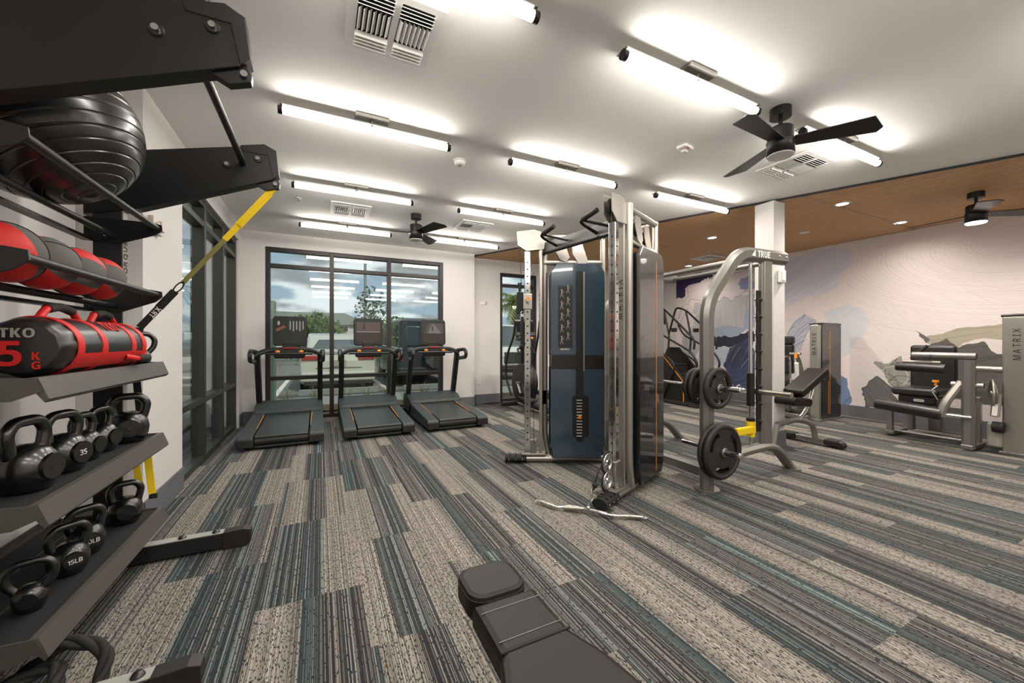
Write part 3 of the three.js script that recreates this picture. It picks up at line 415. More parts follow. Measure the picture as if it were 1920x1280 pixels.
// kettlebells
function kettlebell(at, r, turn, label, group, mark) {
  const o = thing('kettlebell', label, 'kettlebell', at, turn, group), k = r / 0.08;
  part('bell', lathe([[0, 0], [0.05, 0], [0.062, 0.006], [0.076, 0.04], [0.08, 0.075], [0.074, 0.11], [0.055, 0.14], [0.03, 0.155], [0, 0.158]].map((p) => [p[0] * k, p[1] * k]), 36), M.iron, o);
  const hk = Math.max(0.86, k), y0 = 0.11 * k;                          // grips are nearly one size whatever the bell
  part('handle', smoothTube([[-0.05 * k, y0, 0], [-0.062 * hk, y0 + 0.045 * hk, 0], [-0.066 * hk, y0 + 0.088 * hk, 0], [-0.042 * hk, y0 + 0.12 * hk, 0], [0, y0 + 0.125 * hk, 0], [0.042 * hk, y0 + 0.12 * hk, 0], [0.066 * hk, y0 + 0.088 * hk, 0], [0.062 * hk, y0 + 0.045 * hk, 0], [0.05 * k, y0, 0]], 0.0185 * (hk + k) / 2, 48, 12), M.iron, o);
  const d = part('face_disc', cyl([0, 0.078 * k, 0.068 * k], [0, 0.078 * k, 0.0785 * k], 0.045 * k, 0.043 * k, 24), M.iron, o);
  if (mark) part('lettering', text(mark, 0.021 * k, 0.0015, font.r).translate(0, 0.078 * k, 0.0786 * k), M.whitePrint, d);
}
const G4 = 'kettlebells on the middle rack shelf', G5 = 'kettlebells on the lowest rack shelf';
kettlebell([-0.95, 0.714, -2.03], 0.085, 1.35, 'large black kettlebell at the open end of the middle shelf', G4); kettlebell([-0.955, 0.714, -2.26], 0.08, 1.25, 'black kettlebell numbered 35, second on the middle shelf', G4, '35'); kettlebell([-0.965, 0.714, -2.44], 0.068, 1.4, 'slimmer black kettlebell in the middle of the middle shelf', G4); kettlebell([-0.965, 0.714, -2.6], 0.07, 1.3, 'black kettlebell beside the biggest one by the rack post', G4); kettlebell([-0.92, 0.714, -2.78], 0.082, 0.35, 'black kettlebell with its handle side on by the rack post', G4);
kettlebell([-0.935, 0.287, -2.02], 0.046, 0.3, 'smallest black kettlebell alone on the lowest shelf', G5); kettlebell([-0.94, 0.287, -2.27], 0.064, 0.7, 'black kettlebell printed 15LB on the lowest shelf', G5, '15LB'); kettlebell([-0.96, 0.287, -2.45], 0.068, 0.7, 'black kettlebell printed 20LB on the lowest shelf', G5, '20LB'); kettlebell([-0.93, 0.287, -2.77], 0.07, 0.4, 'black kettlebell by the rack post on the lowest shelf', G5); kettlebell([-0.875, 1.122, -2.785], 0.045, 0.5, 'small black kettlebell at the end of the sandbag', 'kettlebell behind the sandbag');
// suspension trainer
{
  const o = worldThing('suspension_trainer', 'yellow and black suspension strap stretched from the rack arm', 'suspension strap', [-0.93, 1.33, -2.94]);
  const A = V(-0.252, 2.235, -2.88), E = V(-0.93, 1.33, -2.95), L = (t) => A.clone().lerp(E, t).toArray(), rib = (a, b, w, t = 0.003) => sweep([L(a), L((a + b) / 2), L(b)], rect(w, t, 0.0008), V(0.45, 0.1, 0.88).normalize(), 0.01);
  part('anchor_strap', [rib(0, 0.06, 0.028), rib(0.05, 0.3, 0.042), rib(0.29, 0.4, 0.034)], M.yellow, o); part('webbing', rib(0.4, 0.7, 0.026), M.olive, o);
  const c = L(0.735), dir = E.clone().sub(A).normalize(), q = new THREE.Quaternion().setFromUnitVectors(V(0, 1, 0), dir);
  part('carabiner', torus(0.02, 0.0042, 24, 8).scale(0.8, 1.9, 1).applyQuaternion(q).translate(...c), M.blackMetal, o);
  part('buckle', [rib(0.76, 0.87, 0.04, 0.012), rib(0.8, 0.9, 0.028, 0.02)], M.strap, o); const w = part('lower_webbing', rib(0.84, 1, 0.036), M.plate, o);
  part('lettering', frameTo(text('TRX', 0.026, 0.002, font.b), dir.clone().negate().toArray(), V(0.75, -0.55, -0.1).toArray(), A.clone().lerp(E, 0.9).add(V(0.006, 0, 0.012)).toArray()), M.whitePrint, w);
  part('hanging_strap', sweep([[-0.93, 1.33, -2.95], [-0.95, 1.05, -2.965], [-0.915, 0.6, -2.965]], rect(0.035, 0.004, 0.001), V(0, 0, 1), 0.05), M.strap, o);
  part('loop_strap', [sweep([[-0.9, 0.63, -2.955], [-0.885, 0.45, -2.955], [-0.875, 0.36, -2.955]], rect(0.034, 0.003, 0.0008), V(0.3, 0, 1).normalize(), 0.02), sweep([[-0.94, 0.63, -2.955], [-0.945, 0.52, -2.955], [-0.93, 0.42, -2.955]], rect(0.03, 0.003, 0.0008), V(0.3, 0, 1).normalize(), 0.02)], M.yellow, o);
  part('strap_buckle', [rbox(0.05, 0.025, 0.014, -0.905, 0.63, -2.955), rbox(0.04, 0.03, 0.012, -0.872, 0.35, -2.955), cyl([-0.93, 0.42, -2.955], [-0.93, 0.36, -2.955], 0.008)], M.strap, o);
}
// battle rope
{
  const o = thing('battle_rope', 'thick black braided battle rope looped over the rack foot', 'battle rope', [-0.78, 0, -1.9]);
  const c = new THREE.CatmullRomCurve3([[-0.5, 0.03, -0.28], [-0.25, 0.05, -0.02], [-0.1, 0.14, 0.0], [0.0, 0.21, 0.02], [0.1, 0.16, 0.04], [0.1, 0.07, 0.12], [0.03, 0.03, 0.26], [-0.12, 0.03, 0.34], [-0.22, 0.05, 0.2], [-0.15, 0.13, 0.1], [-0.02, 0.16, 0.05], [0.02, 0.1, 0.22], [0, 0.028, 0.5]].map((p) => V(...p)));
  const F = c.computeFrenetFrames(200); for (let s = 0; s < 3; s++) { const p = []; for (let i = 0; i <= 200; i++) { const a = s * 2.094 + i * 0.32, q = c.getPointAt(i / 200); p.push(q.addScaledVector(F.normals[i], 0.011 * Math.cos(a)).addScaledVector(F.binormals[i], 0.011 * Math.sin(a))); } part('strand', new THREE.TubeGeometry(new Sampled(p), 300, 0.0125, 8), M.strap, o); }
}
// ---------------------------------------------------------------- treadmills
function screenTex(kind) {
  return canvasTex(256, 128, (x) => {
    if (kind === 0) { x.fillStyle = '#15110f'; x.fillRect(0, 0, 256, 128); for (let k = 0; k < 10; k++) { x.fillStyle = k % 2 ? '#c9c6c0' : '#3a3532'; x.fillRect(110 + k * 15, 6, 9, 90 + (k * 37 % 30)); } x.fillStyle = '#8a5138'; x.save(); x.translate(40, 88); x.rotate(-0.5); x.fillRect(-50, -16, 100, 32); x.restore(); x.fillStyle = '#b9b4ae'; x.beginPath(); x.ellipse(24, 30, 12, 24, 0, 0, 7); x.fill(); }
    else if (kind === 1) { x.fillStyle = '#6e5650'; x.fillRect(0, 0, 256, 128); x.strokeStyle = '#54403c'; for (let k = 0; k < 12; k++) { x.beginPath(); x.moveTo(0, k * 10); x.lineTo(256, k * 10); x.stroke(); } x.fillStyle = '#c9c2ba'; x.fillRect(0, 112, 256, 5); x.fillStyle = '#15100f'; x.beginPath(); x.ellipse(80, 24, 6, 8, 0, 0, 7); x.fill(); x.fillRect(72, 32, 16, 30); x.fillRect(66, 60, 10, 26); x.fillRect(82, 60, 10, 30); }
    else { x.fillStyle = '#5d5350'; x.fillRect(0, 0, 256, 128); x.fillStyle = '#8d8680'; x.beginPath(); x.moveTo(110, 10); x.lineTo(140, 10); x.lineTo(230, 128); x.lineTo(60, 128); x.fill(); x.fillStyle = '#39302d'; x.beginPath(); x.moveTo(0, 0); x.lineTo(70, 0); x.lineTo(20, 128); x.lineTo(0, 128); x.fill(); x.fillStyle = '#221b1a'; x.fillRect(112, 36, 16, 60); }
  });
}
function treadmill(x, kind, label) {
  const o = thing('treadmill', label, 'treadmill', [x, 0, -5.25], 0, 'treadmills facing the window'), S = [-1, 1];
  part('base_frame', [rbox2(-0.4, 0.4, 0.035, 0.1, -1.7, -0.06, 0.01), ...S.flatMap((s) => [cyl([s * 0.36, 0, -0.12], [s * 0.36, 0.04, -0.12], 0.025), cyl([s * 0.36, 0, -1.6], [s * 0.36, 0.04, -1.6], 0.03)])], M.rubber, o);
  part('belt', ext([[0.04, 0.12], [0.02, 0.15], [0.035, 0.168], [1.2, 0.222], [1.2, 0.2], [0.06, 0.12]], 0.54).rotateY(PI / 2), M.belt, o);
  part('rear_roller', cyl([-0.27, 0.1, -0.055], [0.27, 0.1, -0.055], 0.045, 0.045, 20), M.plate, o); part('rear_bar', rbox2(-0.28, 0.28, 0.025, 0.05, -0.07, -0.035), M.tread, o);
  for (const s of S) {
    const r = part('side_rail', ext([[0.02, 0.05], [0.0, 0.08], [0.005, 0.138], [0.03, 0.158], [0.22, 0.172], [1.2, 0.235], [1.25, 0.05]], 0.15, 0.008).rotateY(PI / 2).translate(s * 0.363, 0, 0), M.tread, o);
    const dy = (z) => 0.176 + 0.0643 * (-z - 0.22) / 0.98; part('foot_rail', ext([[0.03, 0.164], [0.22, 0.178], [1.2, 0.241], [1.2, 0.236], [0.22, 0.172], [0.03, 0.158]], 0.125, 0.001).rotateY(PI / 2).translate(s * 0.366, 0, 0), M.treadSilver, r);
    for (let k = 0; k < 4; k++) part('grip_line', sweep([[s * 0.34 + k * s * 0.02, dy(-0.06) + 0.0008, -0.06], [s * 0.34 + k * s * 0.02, dy(-0.35) + 0.0022, -0.35]], rect(0.004, 0.002, 0.0005), V(0, 1, 0), 0.01), M.silver, r);
    part('orange_strip', sweep([[s * 0.294, dy(-0.35), -0.35], [s * 0.294, dy(-1.05), -1.05]], rect(0.012, 0.006, 0.001), V(0, 1, 0), 0.01), M.orange, r);
    part('rear_cap', rbox2(s * 0.363 - 0.082, s * 0.363 + 0.082, 0.04, 0.14, -0.07, 0.012, 0.015), M.plate, r); part('cap_badge', rbox2(s * 0.363 - 0.02, s * 0.363 + 0.02, 0.085, 0.105, 0.01, 0.014, 0.002), M.blackPrint, r);
    part('upright', sweep([[s * 0.4, 0.25, -1.56], [s * 0.4, 1.04, -1.3]], rect(0.07, 0.12, 0.015), V(0, 0.3, 1).normalize(), 0.02), M.blackMetal, o); part('upright_trim', sweep([[s * 0.4, 0.3, -1.49], [s * 0.4, 0.98, -1.27]], rect(0.03, 0.012, 0.003), V(0, 0.3, 1).normalize(), 0.02), M.treadSilver, o);
    const h = part('side_handle', sweep([[s * 0.42, 1.1, -1.32], [s * 0.44, 1.12, -1.02], [s * 0.44, 1.08, -0.93], [s * 0.44, 0.99, -0.95], [s * 0.42, 0.96, -1.25]], rect(0.06, 0.05, 0.014), V(1, 0, 0), 0.05), M.vinyl, o); part('handle_trim', sweep([[s * 0.455, 1.13, -1.25], [s * 0.463, 1.14, -1.03]], rect(0.03, 0.01, 0.003), V(0, 1, 0), 0.02), M.treadSilver, h);
  }
  part('motor_hood', ext([[1.17, 0.236], [1.2, 0.262], [1.34, 0.31], [1.55, 0.345], [1.68, 0.335], [1.74, 0.28], [1.75, 0.08], [1.2, 0.08]], 0.84, 0.02).rotateY(PI / 2), M.tread, o);
  for (const s of S) part('hood_side', ext([[1.16, 0.24], [1.34, 0.315], [1.55, 0.352], [1.68, 0.34], [1.745, 0.28], [1.755, 0.08], [1.15, 0.08]], 0.12, 0.012).rotateY(PI / 2).translate(s * 0.378, 0, 0), M.tread, o);
  part('handle_bar', [sweep([[-0.44, 1.05, -1.3], [-0.3, 1.12, -1.33], [0, 1.14, -1.34], [0.3, 1.12, -1.33], [0.44, 1.05, -1.3]], rect(0.08, 0.07, 0.02), V(0, 1, 0), 0.1), rbox2(-0.2, 0.2, 1.0, 1.14, -1.42, -1.3, 0.03), tube([[-0.3, 1.07, -1.24], [0.3, 1.07, -1.24]], 0.018)], M.vinyl, o);
  part('safety_clip', rbox2(-0.09, 0.09, 1.135, 1.165, -1.34, -1.28, 0.01), M.redGlow, o); for (const s of S) part('speed_toggle', sph(0.022, s * 0.15, 1.1, -1.275, 1.5, 1, 1), M.orange, o);
  const tilt = (g) => tf(g, [0, 1.19, -1.4], [-0.06, 0, 0]), c = part('console', [tilt(ext(rrect(0.42, 0.42, 0.035, 0, 0.215), 0.05, 0.01)), rbox2(-0.1, 0.1, 1.1, 1.25, -1.43, -1.37, 0.02)], M.consoleBlack, o);
  part('screen', tilt(new THREE.PlaneGeometry(0.36, 0.175).translate(0, 0.285, 0.0262)), new THREE.MeshStandardMaterial({ color: 0x060606, roughness: 0.6, emissive: 0xffffff, emissiveIntensity: 0.32, emissiveMap: screenTex(kind) }), c); part('key_panel', tilt(rbox2(-0.18, 0.18, 0.05, 0.18, 0.022, 0.027, 0.003)), std(kind ? 0x24140f : 0x0c0c0c, 0.5), c);
}
treadmill(-0.4, 0, 'treadmill by the side window with black and white bars on screen'); treadmill(0.7, 1, 'middle treadmill with a runner by a brick wall on screen'); treadmill(1.76, 2, 'treadmill nearest the wall outlet with a road on screen');
// ---------------------------------------------------------------- functional trainer with two angled towers
{
  const ft = worldThing('functional_trainer', 'silver dual tower cable machine with blue tinted weight shrouds', 'cable machine', [2.5, 0, -2.93]);
  const tower = (P0, ang, sg) => {                                   // local x along the base, z across (sg points outward)
    const mtx = new THREE.Matrix4().makeRotationY(ang).setPosition(P0[0], 0, P0[1]), W = (g) => g.applyMatrix4(mtx), P = (n, g, m, par = ft) => part(n, (Array.isArray(g) ? g : [g]).map(W), m, par);
    const base = P('base_tube', sweep([[0.2, 0.045, 0], [1.1, 0.045, 0]], oval(0.05, 0.035, 20), V(0, 1, 0), 0.02), M.silver);
    P('foot_grip', [sweep([[0, 0.045, 0], [0.22, 0.045, 0]], oval(0.062, 0.042, 20), V(0, 1, 0), 0.02), ...[0, 1, 2].map((k) => box(0.01, 0.012, 0.09, 0.05 + k * 0.06, 0.082, 0))], M.rubber, base); for (let k = 0; k < 3; k++) P('foot_screw', sph(0.006, 0.04 + k * 0.07, 0.045, 0.061 * (sg > 0 ? 1 : 1)), M.chrome, base);
    P('floor_plate', [box(0.1, 0.008, 0.12, 1.05, 0.004, 0), box(0.05, 0.008, 0.16, 0.04, 0.004, 0)], M.steel, base);
    // perforated chrome column
    const col = P('slide_column', rbox2(0.2, 0.262, 0.1, 2.18, -0.03, 0.03, 0.006), M.chrome);
    for (let k = 0; k < 26; k++) P('adjust_hole', [cyl([0.1985, 0.24 + k * 0.073, 0], [0.203, 0.24 + k * 0.073, 0], 0.009, 0.009, 10), cyl([0.231, 0.24 + k * 0.073, -0.0312], [0.231, 0.24 + k * 0.073, 0.0312], 0.009, 0.009, 10)], M.rubber, col);
    // upright: flat front plate and round tube
    const up = P('upright', [rbox2(0.355, 0.385, 0.09, 2.35, -0.048, 0.03, 0.006), sweep([[0.46, 0.06, sg * 0.045], [0.42, 0.24, sg * 0.045], [0.415, 0.4, sg * 0.045], [0.415, 2.37, sg * 0.045]], oval(0.03, 0.03, 18), V(0, 0, 1), 0.1)], M.silver);
    P('lettering', frameTo(text('MATRIX', 0.048, 0.002, font.r, 0.016), [0, 1, 0], [0, 0, -1], [0.3535, 1.6, -0.008]), M.blackPrint, up);
    P('column_foot', [rbox2(0.17, 0.42, 0.08, 0.1, -0.05, 0.05, 0.004), rbox2(0.26, 0.32, 0.1, 0.24, -0.035, 0.035, 0.004)], M.steel, up);
    P('warning_sticker', box2(0.39, 0.43, 0.6, 0.74, sg * 0.045 - sg * 0.032, sg * 0.045 - sg * 0.029), M.white, up);
    P('rear_upright', sweep([[1.0, 0.06, sg * 0.03], [1.02, 0.2, sg * 0.03], [1.02, 2.36, sg * 0.03]], oval(0.027, 0.027, 16), V(0, 0, 1), 0.06), M.silver);
    P('top_tube', cyl([0.4, 2.335, sg * 0.03], [1.02, 2.335, sg * 0.03], 0.028), M.silver); P('lower_tube', cyl([0.4, 2.07, sg * 0.03], [1.02, 2.07, sg * 0.03], 0.026), M.silver);
    const pulley = (x, y, r, z = 0, par = ft) => { P('pulley_wheel', [new THREE.TorusGeometry(r, 0.012, 10, 28).translate(x, y, z), cyl([x, y, z - 0.012], [x, y, z + 0.012], r * 0.86, r * 0.86, 24)], M.rubber, par); P('pulley_hub', cyl([x, y, z - 0.02], [x, y, z + 0.02], 0.016, 0.016, 12), M.chrome, par); };
    const br = P('pulley_bracket', [ext([[0.12, 2.38], [0.3, 2.4], [0.42, 2.36], [0.4, 2.2], [0.22, 2.18], [0.13, 2.24]], 0.008).translate(0, 0, -0.035), ext([[0.12, 2.38], [0.3, 2.4], [0.42, 2.36], [0.4, 2.2], [0.22, 2.18], [0.13, 2.24]], 0.008).translate(0, 0, 0.035)], M.silver); pulley(0.19, 2.29, 0.055, 0, br);
    for (const [x, y] of [[0.56, 2.2], [0.75, 2.16]]) { const b = P('pulley_plate', [ext([[x - 0.05, y + 0.1], [x + 0.05, y + 0.1], [x + 0.11, y - 0.08], [x + 0.07, y - 0.13], [x + 0.01, y - 0.1], [x - 0.05, y]], 0.006).translate(0, 0, sg * 0.055), ext([[x - 0.05, y + 0.1], [x + 0.05, y + 0.1], [x + 0.11, y - 0.08], [x + 0.07, y - 0.13], [x + 0.01, y - 0.1], [x - 0.05, y]], 0.006).translate(0, 0, -sg * 0.0)], M.silver); pulley(x + 0.03, y, 0.05, sg * 0.03, b); }
    // shroud: rounded slab in three storeys with a slot on the inner face
    const out = [[0.47, 1.95], [0.53, 2.03], [0.95, 2.03], [1.0, 1.95], [1.0, 1.12], [0.47, 1.12]], lo = [[0.47, 0.975], [1.0, 0.975], [1.0, 0.2], [0.96, 0.085], [0.5, 0.085], [0.47, 0.2]];
    const inner = -sg * 0.1, slab = (o, z, t = 0.03) => ext(o, t, 0.008).translate(0, 0, z);
    P('inner_shroud', slab(out, inner), M.shroudBlue); P('inner_shroud', slab(lo, inner), M.shroudBlue);
    P('outer_shroud', slab(out, sg * 0.1), M.shroudGrey); P('outer_shroud', slab(lo, sg * 0.1), M.shroudDark);
    P('shroud_side', [box2(0.475, 0.5, 0.1, 1.98, -0.095, 0.095), box2(0.975, 0.997, 0.1, 1.98, -0.095, 0.095)], M.shroudDark);
    P('shroud_band', [rbox2(0.468, 1.003, 0.97, 1.115, inner - 0.016, inner + 0.016, 0.004), rbox2(0.468, 1.003, 0.97, 1.115, sg * 0.1 - 0.016, sg * 0.1 + 0.016, 0.004)], M.band);
    P('orange_line', box2(0.815, 0.824, 0.12, 1.95, sg * 0.1 + sg * 0.0155, sg * 0.1 + sg * 0.0175), M.orange);
    const f = inner - sg * 0.0165, slot = P('stack_slot', ext(rrect(0.075, 1.72, 0.03, 0.752, 1.1), 0.004).translate(0, 0, f), M.blackPrint); P('slot_rim', ext(rrect(0.012, 1.0, 0.005, 0.796, 1.45), 0.008, 0.001).translate(0, 0, f), M.silver, slot);
    P('guide_cover', ext(rrect(0.16, 0.42, 0.03, 0.76, 0.5), 0.006, 0.001).translate(0, 0, f - sg * 0.003), M.blackPrint);
    for (let k = 0; k < 13; k++) P('weight_mark', box(0.055, 0.006, 0.004, 0.748, 0.3 + k * 0.03, f - sg * 0.008), M.whitePrint, slot); P('selector_pin', [cyl([0.752, 0.49, f], [0.752, 0.49, f - sg * 0.03], 0.013), torus(0.014, 0.005, 16, 6).translate(0.752, 0.49, f - sg * 0.02)], M.orange, slot);
    if (sg < 0) { const lb = P('exercise_placard', box(0.142, 0.62, 0.003, 0.608, 1.5, f - sg * 0.001), M.plate); const fig = (x, y) => [sph(0.009, x, y + 0.035, 0), box(0.012, 0.035, 0.002, x, y + 0.008, 0), box(0.03, 0.006, 0.002, x + 0.012, y + 0.015, 0, [0, 0, 0.6]), box(0.006, 0.034, 0.002, x - 0.008, y - 0.022, 0, [0, 0, -0.4]), box(0.006, 0.034, 0.002, x + 0.01, y - 0.022, 0, [0, 0, 0.4])].map((g) => g.scale(1, 1, 0.2).translate(0, 0, f - sg * 0.004));
      for (let k = 0; k < 10; k++) P('exercise_picture', fig(0.572 + (k % 2) * 0.062, 1.26 + Math.floor(k / 2) * 0.118 + (k % 2) * 0.04), M.greyPrint, lb); P('lettering', text('MATRIX', 0.016, 0.001, font.b).translate(0.605, 1.172, f - sg * 0.003), M.whitePrint, lb); }
    // adjustable carriage, cable and handle
    const cy = sg > 0 ? 0.24 : 1.66, car = P('carriage', [rbox2(0.185, 0.28, cy - 0.08, cy + 0.08, -0.042, 0.042, 0.006), cyl([0.235, cy, sg * -0.04], [0.235, cy, sg * -0.11], 0.012)], M.steel); P('carriage_knob', cyl([0.235, cy + 0.02, -sg * 0.05], [0.235, cy + 0.02, -sg * 0.085], 0.022, 0.022, 16), M.orange, car);
    if (sg > 0) for (const [y, r] of [[0.335, 0.062], [0.2, 0.062]]) { P('pulley_wheel', [new THREE.TorusGeometry(r, 0.011, 10, 30).translate(0.1, y, 0.012), cyl([0.1, y, 0], [0.1, y, 0.024], 0.02), ...[0, 1, 2].map((k) => box(0.012, r * 1.9, 0.008, 0.1, y, 0.012, [0, 0, k * PI / 3]))], M.chrome, car); P('pulley_guard', new THREE.TorusGeometry(r + 0.02, 0.008, 8, 24, 3.6).rotateZ(1.2).translate(0.1, y, 0.012), M.rubber, car); }
    else P('pulley_guard', [rbox2(0.12, 0.19, cy - 0.12, cy + 0.1, -0.025, 0.025, 0.008), cyl([0.15, cy + 0.1, -0.012], [0.14, cy + 0.2, -0.012], 0.01), cyl([0.15, cy + 0.1, 0.012], [0.165, cy + 0.2, 0.012], 0.01)], M.rubber, car);
    P('cable', [cyl([0.17, cy, 0.02], [0.155, 2.25, 0.02], 0.003, 0.003, 6), cyl([0.295, 0.2, sg * -0.045], [0.295, cy + 0.3, sg * -0.045], 0.003, 0.003, 6)], M.blackMetal);
    return { W, mtx };
  };
  tower([1.85, -2.28], Math.atan2(0.389, 0.921), 1); const A = tower([1.72, -3.635], -Math.atan2(0.443, 0.897), -1);
  const a = V(0.4, 2.22, 0).applyMatrix4(A.mtx), b = V(1.85 + 0.4 * 0.921, 2.22, -2.28 - 0.4 * 0.389);   // cross beam between the towers
  part('cross_beam', sweep([a.toArray(), b.toArray()], rect(0.012, 0.1, 0.002), V(0, 1, 0), 0.02), M.grey, ft); part('beam_tube', cyl([a.x, a.y - 0.06, a.z], [b.x, b.y - 0.06, b.z], 0.016), M.blackMetal, ft);
  part('rear_link', sweep([[2.7, 0.045, -3.14], [2.86, 0.045, -2.72]], oval(0.04, 0.03, 14), V(0, 1, 0), 0.02), M.silver, ft); part('rear_link', cyl([2.63, 2.335, -3.18], [2.79, 2.335, -2.68], 0.024), M.silver, ft);
  for (const t of [0.2, 0.72]) { const c = a.clone().lerp(b, t), d = b.clone().sub(a).normalize(), h = part('pull_up_handle', [pipe([[c.x, 2.2, c.z], [c.x - 0.16, 2.25, c.z + 0.02], [c.x - 0.2, 2.27, c.z + 0.03], [c.x - 0.2 + d.x * 0.14, 2.3, c.z + d.z * 0.2]], 0.015, 0.05), pipe([[c.x + 0.02, 2.22, c.z + 0.16], [c.x - 0.18, 2.27, c.z + 0.06]], 0.012, 0.03)], M.blackMetal, ft); part('grip', pipe([[c.x - 0.2 + d.x * 0.03, 2.277, c.z + 0.03 + d.z * 0.03], [c.x - 0.2 + d.x * 0.16, 2.31, c.z + d.z * 0.23]], 0.021, 0.02), M.strap, h); }
  // rope handle hanging at the far column
  const rp = worldThing('tricep_rope', 'black tricep rope hanging from the far cable column', 'cable handle', [1.86, 1.2, -3.53]);
  part('rope', [smoothTube([[1.865, 1.5, -3.53], [1.855, 1.4, -3.52], [1.855, 1.22, -3.52]], 0.016, 20, 8), smoothTube([[1.865, 1.5, -3.53], [1.885, 1.4, -3.54], [1.885, 1.25, -3.54]], 0.016, 20, 8)], M.strap, rp); part('stopper', [sph(0.028, 1.855, 1.2, -3.52), sph(0.028, 1.885, 1.23, -3.54)], M.rubber, rp); part('clip', torus(0.018, 0.004, 16, 6).scale(1, 1.6, 1).translate(1.865, 1.53, -3.53), M.chrome, rp);
}
{ // bent bar lying on the carpet, clipped to the low pulley
  const o = worldThing('cable_curl_bar', 'bent chrome cable bar lying on the carpet by the pulley', 'cable bar', [1.72, 0, -2.28]);
  const pts = [[1.5, 0.025, -2.58], [1.575, 0.025, -2.42], [1.66, 0.03, -2.38], [1.74, 0.035, -2.27], [1.83, 0.028, -2.14], [1.93, 0.022, -2.09], [2.02, 0.022, -2.02]];
  const b = part('bar', smoothTube(pts, 0.0115, 80, 12), M.chrome, o);
  for (const [i, j, e] of [[0, 1, 0.1], [1, 3, 0.3], [3, 4, 0.2], [5, 6, 0.0]]) { const p = V(...pts[i]), q = V(...pts[j]); part('knurled_grip', cyl(p.clone().lerp(q, 0.15 + e * 0.2).toArray(), p.clone().lerp(q, 0.85).toArray(), 0.0145, 0.0145, 14), M.steel, b); }
  for (const p of [pts[0], pts[6]]) part('end_ring', torus(0.011, 0.004, 14, 6).rotateX(PI / 2).translate(p[0] + (p === pts[0] ? -0.01 : 0.012), p[1], p[2] + (p === pts[0] ? -0.012 : 0.01)), M.chrome, b);
  part('swivel', [cyl([1.74, 0.04, -2.27], [1.75, 0.08, -2.275], 0.01), sph(0.016, 1.74, 0.045, -2.27)], M.chrome, o);
  part('carabiner', torus(0.02, 0.0045, 24, 8).scale(0.9, 2.1, 1).rotateY(0.6).translate(1.77, 0.125, -2.27), M.chrome, o); part('cable_ball', [sph(0.022, 1.8, 0.2, -2.27), cyl([1.785, 0.165, -2.27], [1.81, 0.24, -2.275], 0.008)], M.rubber, o);
  part('cable', smoothTube([[1.805, 0.215, -2.27], [1.83, 0.28, -2.275], [1.9, 0.36, -2.29]], 0.005, 12, 6), M.blackMetal, o);
}
// ---------------------------------------------------------------- smith machine
const smith = worldThing('smith_machine', 'grey smith machine with curved front posts and guided barbell', 'smith machine', [3.5, 0, -2.85]);
for (const [z, sg] of [[-2.2, 1], [-3.5, -1]]) {
  const post = part('front_post', sweep([[2.92, 0.02, z], [2.92, 1.58, z], [3.33, 2.035, z], [4.03, 2.05, z]], rect(0.125, 0.09, 0.03), V(0, 0, 1), 0.16).translate(0, 0, 0), M.pewter, smith);
  if (sg > 0) { part('lettering', frameTo(text('TRUE', 0.058, 0.002, font.b), [1, 0.02, 0], [0, 1, 0], [3.64, 2.045, z + 0.046]), M.whitePrint, post); part('emblem', ext([[0, 0], [0.05, 0], [0.05, 0.055]], 0.003).translate(3.46, 2.018, z + 0.047), M.whitePrint, post); for (const x of [3.88, 3.99]) part('bolt', sph(0.011, x, 2.05, z + 0.045), M.silver, post); }
  part('foot_plate', [cyl([2.92, 0, z], [2.92, 0.018, z], 0.1, 0.1, 28)], M.pewter, smith);
  part('base_beam', sweep([[2.93, 0.2, z], [3.3, 0.26, z], [3.86, 0.28, z], [4.14, 0.01, z]], rect(0.07, 0.1, 0.024), V(0, 0, 1), 0.22), M.pewter, smith); part('rear_foot_plate', cyl([4.15, 0, z], [4.15, 0.014, z], 0.085, 0.085, 28), M.pewter, smith);
  part('upright', [rbox2(3.68, 3.8, 0.27, 2.03, z - 0.03, z + 0.03, 0.014), rbox2(3.655, 3.69, 0.27, 2.03, z - 0.02, z + 0.02, 0.01)], M.pewter, smith);
  part('guide_rod', cyl([3.545, 0.3, z - sg * 0.02], [3.545, 2.03, z - sg * 0.02], 0.016), M.chrome, smith);
  const hp = part('hook_plate', box2(3.6, 3.66, 0.42, 1.72, z - 0.006, z + 0.006), sg > 0 ? M.blackMetal : M.steel, smith);
  for (let k = 0; k < 8; k++) { part('hook_peg', cyl([3.64, 0.52 + k * 0.16, z - 0.04], [3.64, 0.52 + k * 0.16, z + 0.04], 0.01, 0.01, 10), M.steel, hp); part('hook_slot', ext(rrect(0.028, 0.085, 0.012, 3.615, 0.6 + k * 0.145), 0.018, 0.002).translate(0, 0, z), M.rubber, hp); }
  part('safety_stop', [rbox2(3.3, 3.57, 0.41, 0.48, z - 0.02, z + 0.02, 0.012), cyl([3.545, 0.38, z - sg * 0.02], [3.545, 0.52, z - sg * 0.02], 0.036, 0.036, 20)], M.yellow, smith); part('stop_bumper', cyl([3.545, 0.52, z - sg * 0.02], [3.545, 0.55, z - sg * 0.02], 0.036), M.rubber, smith);
  for (const y of [0.862, 0.345]) for (const d of [1, -1]) { part('plate_horn', cyl([2.96, y, z + d * 0.03], [2.96, y, z + d * 0.27], 0.0245, 0.0245, 18), M.chrome, smith); part('horn_cap', sph(0.0245, 2.96, y, z + d * 0.27, 1, 1, 0.4), M.silver, smith); }
}
part('cross_beam', sweep([[2.98, 0.13, -2.22], [2.98, 0.13, -3.48]], rect(0.07, 0.1, 0.02), V(0, 1, 0), 0.02), M.pewter, smith);
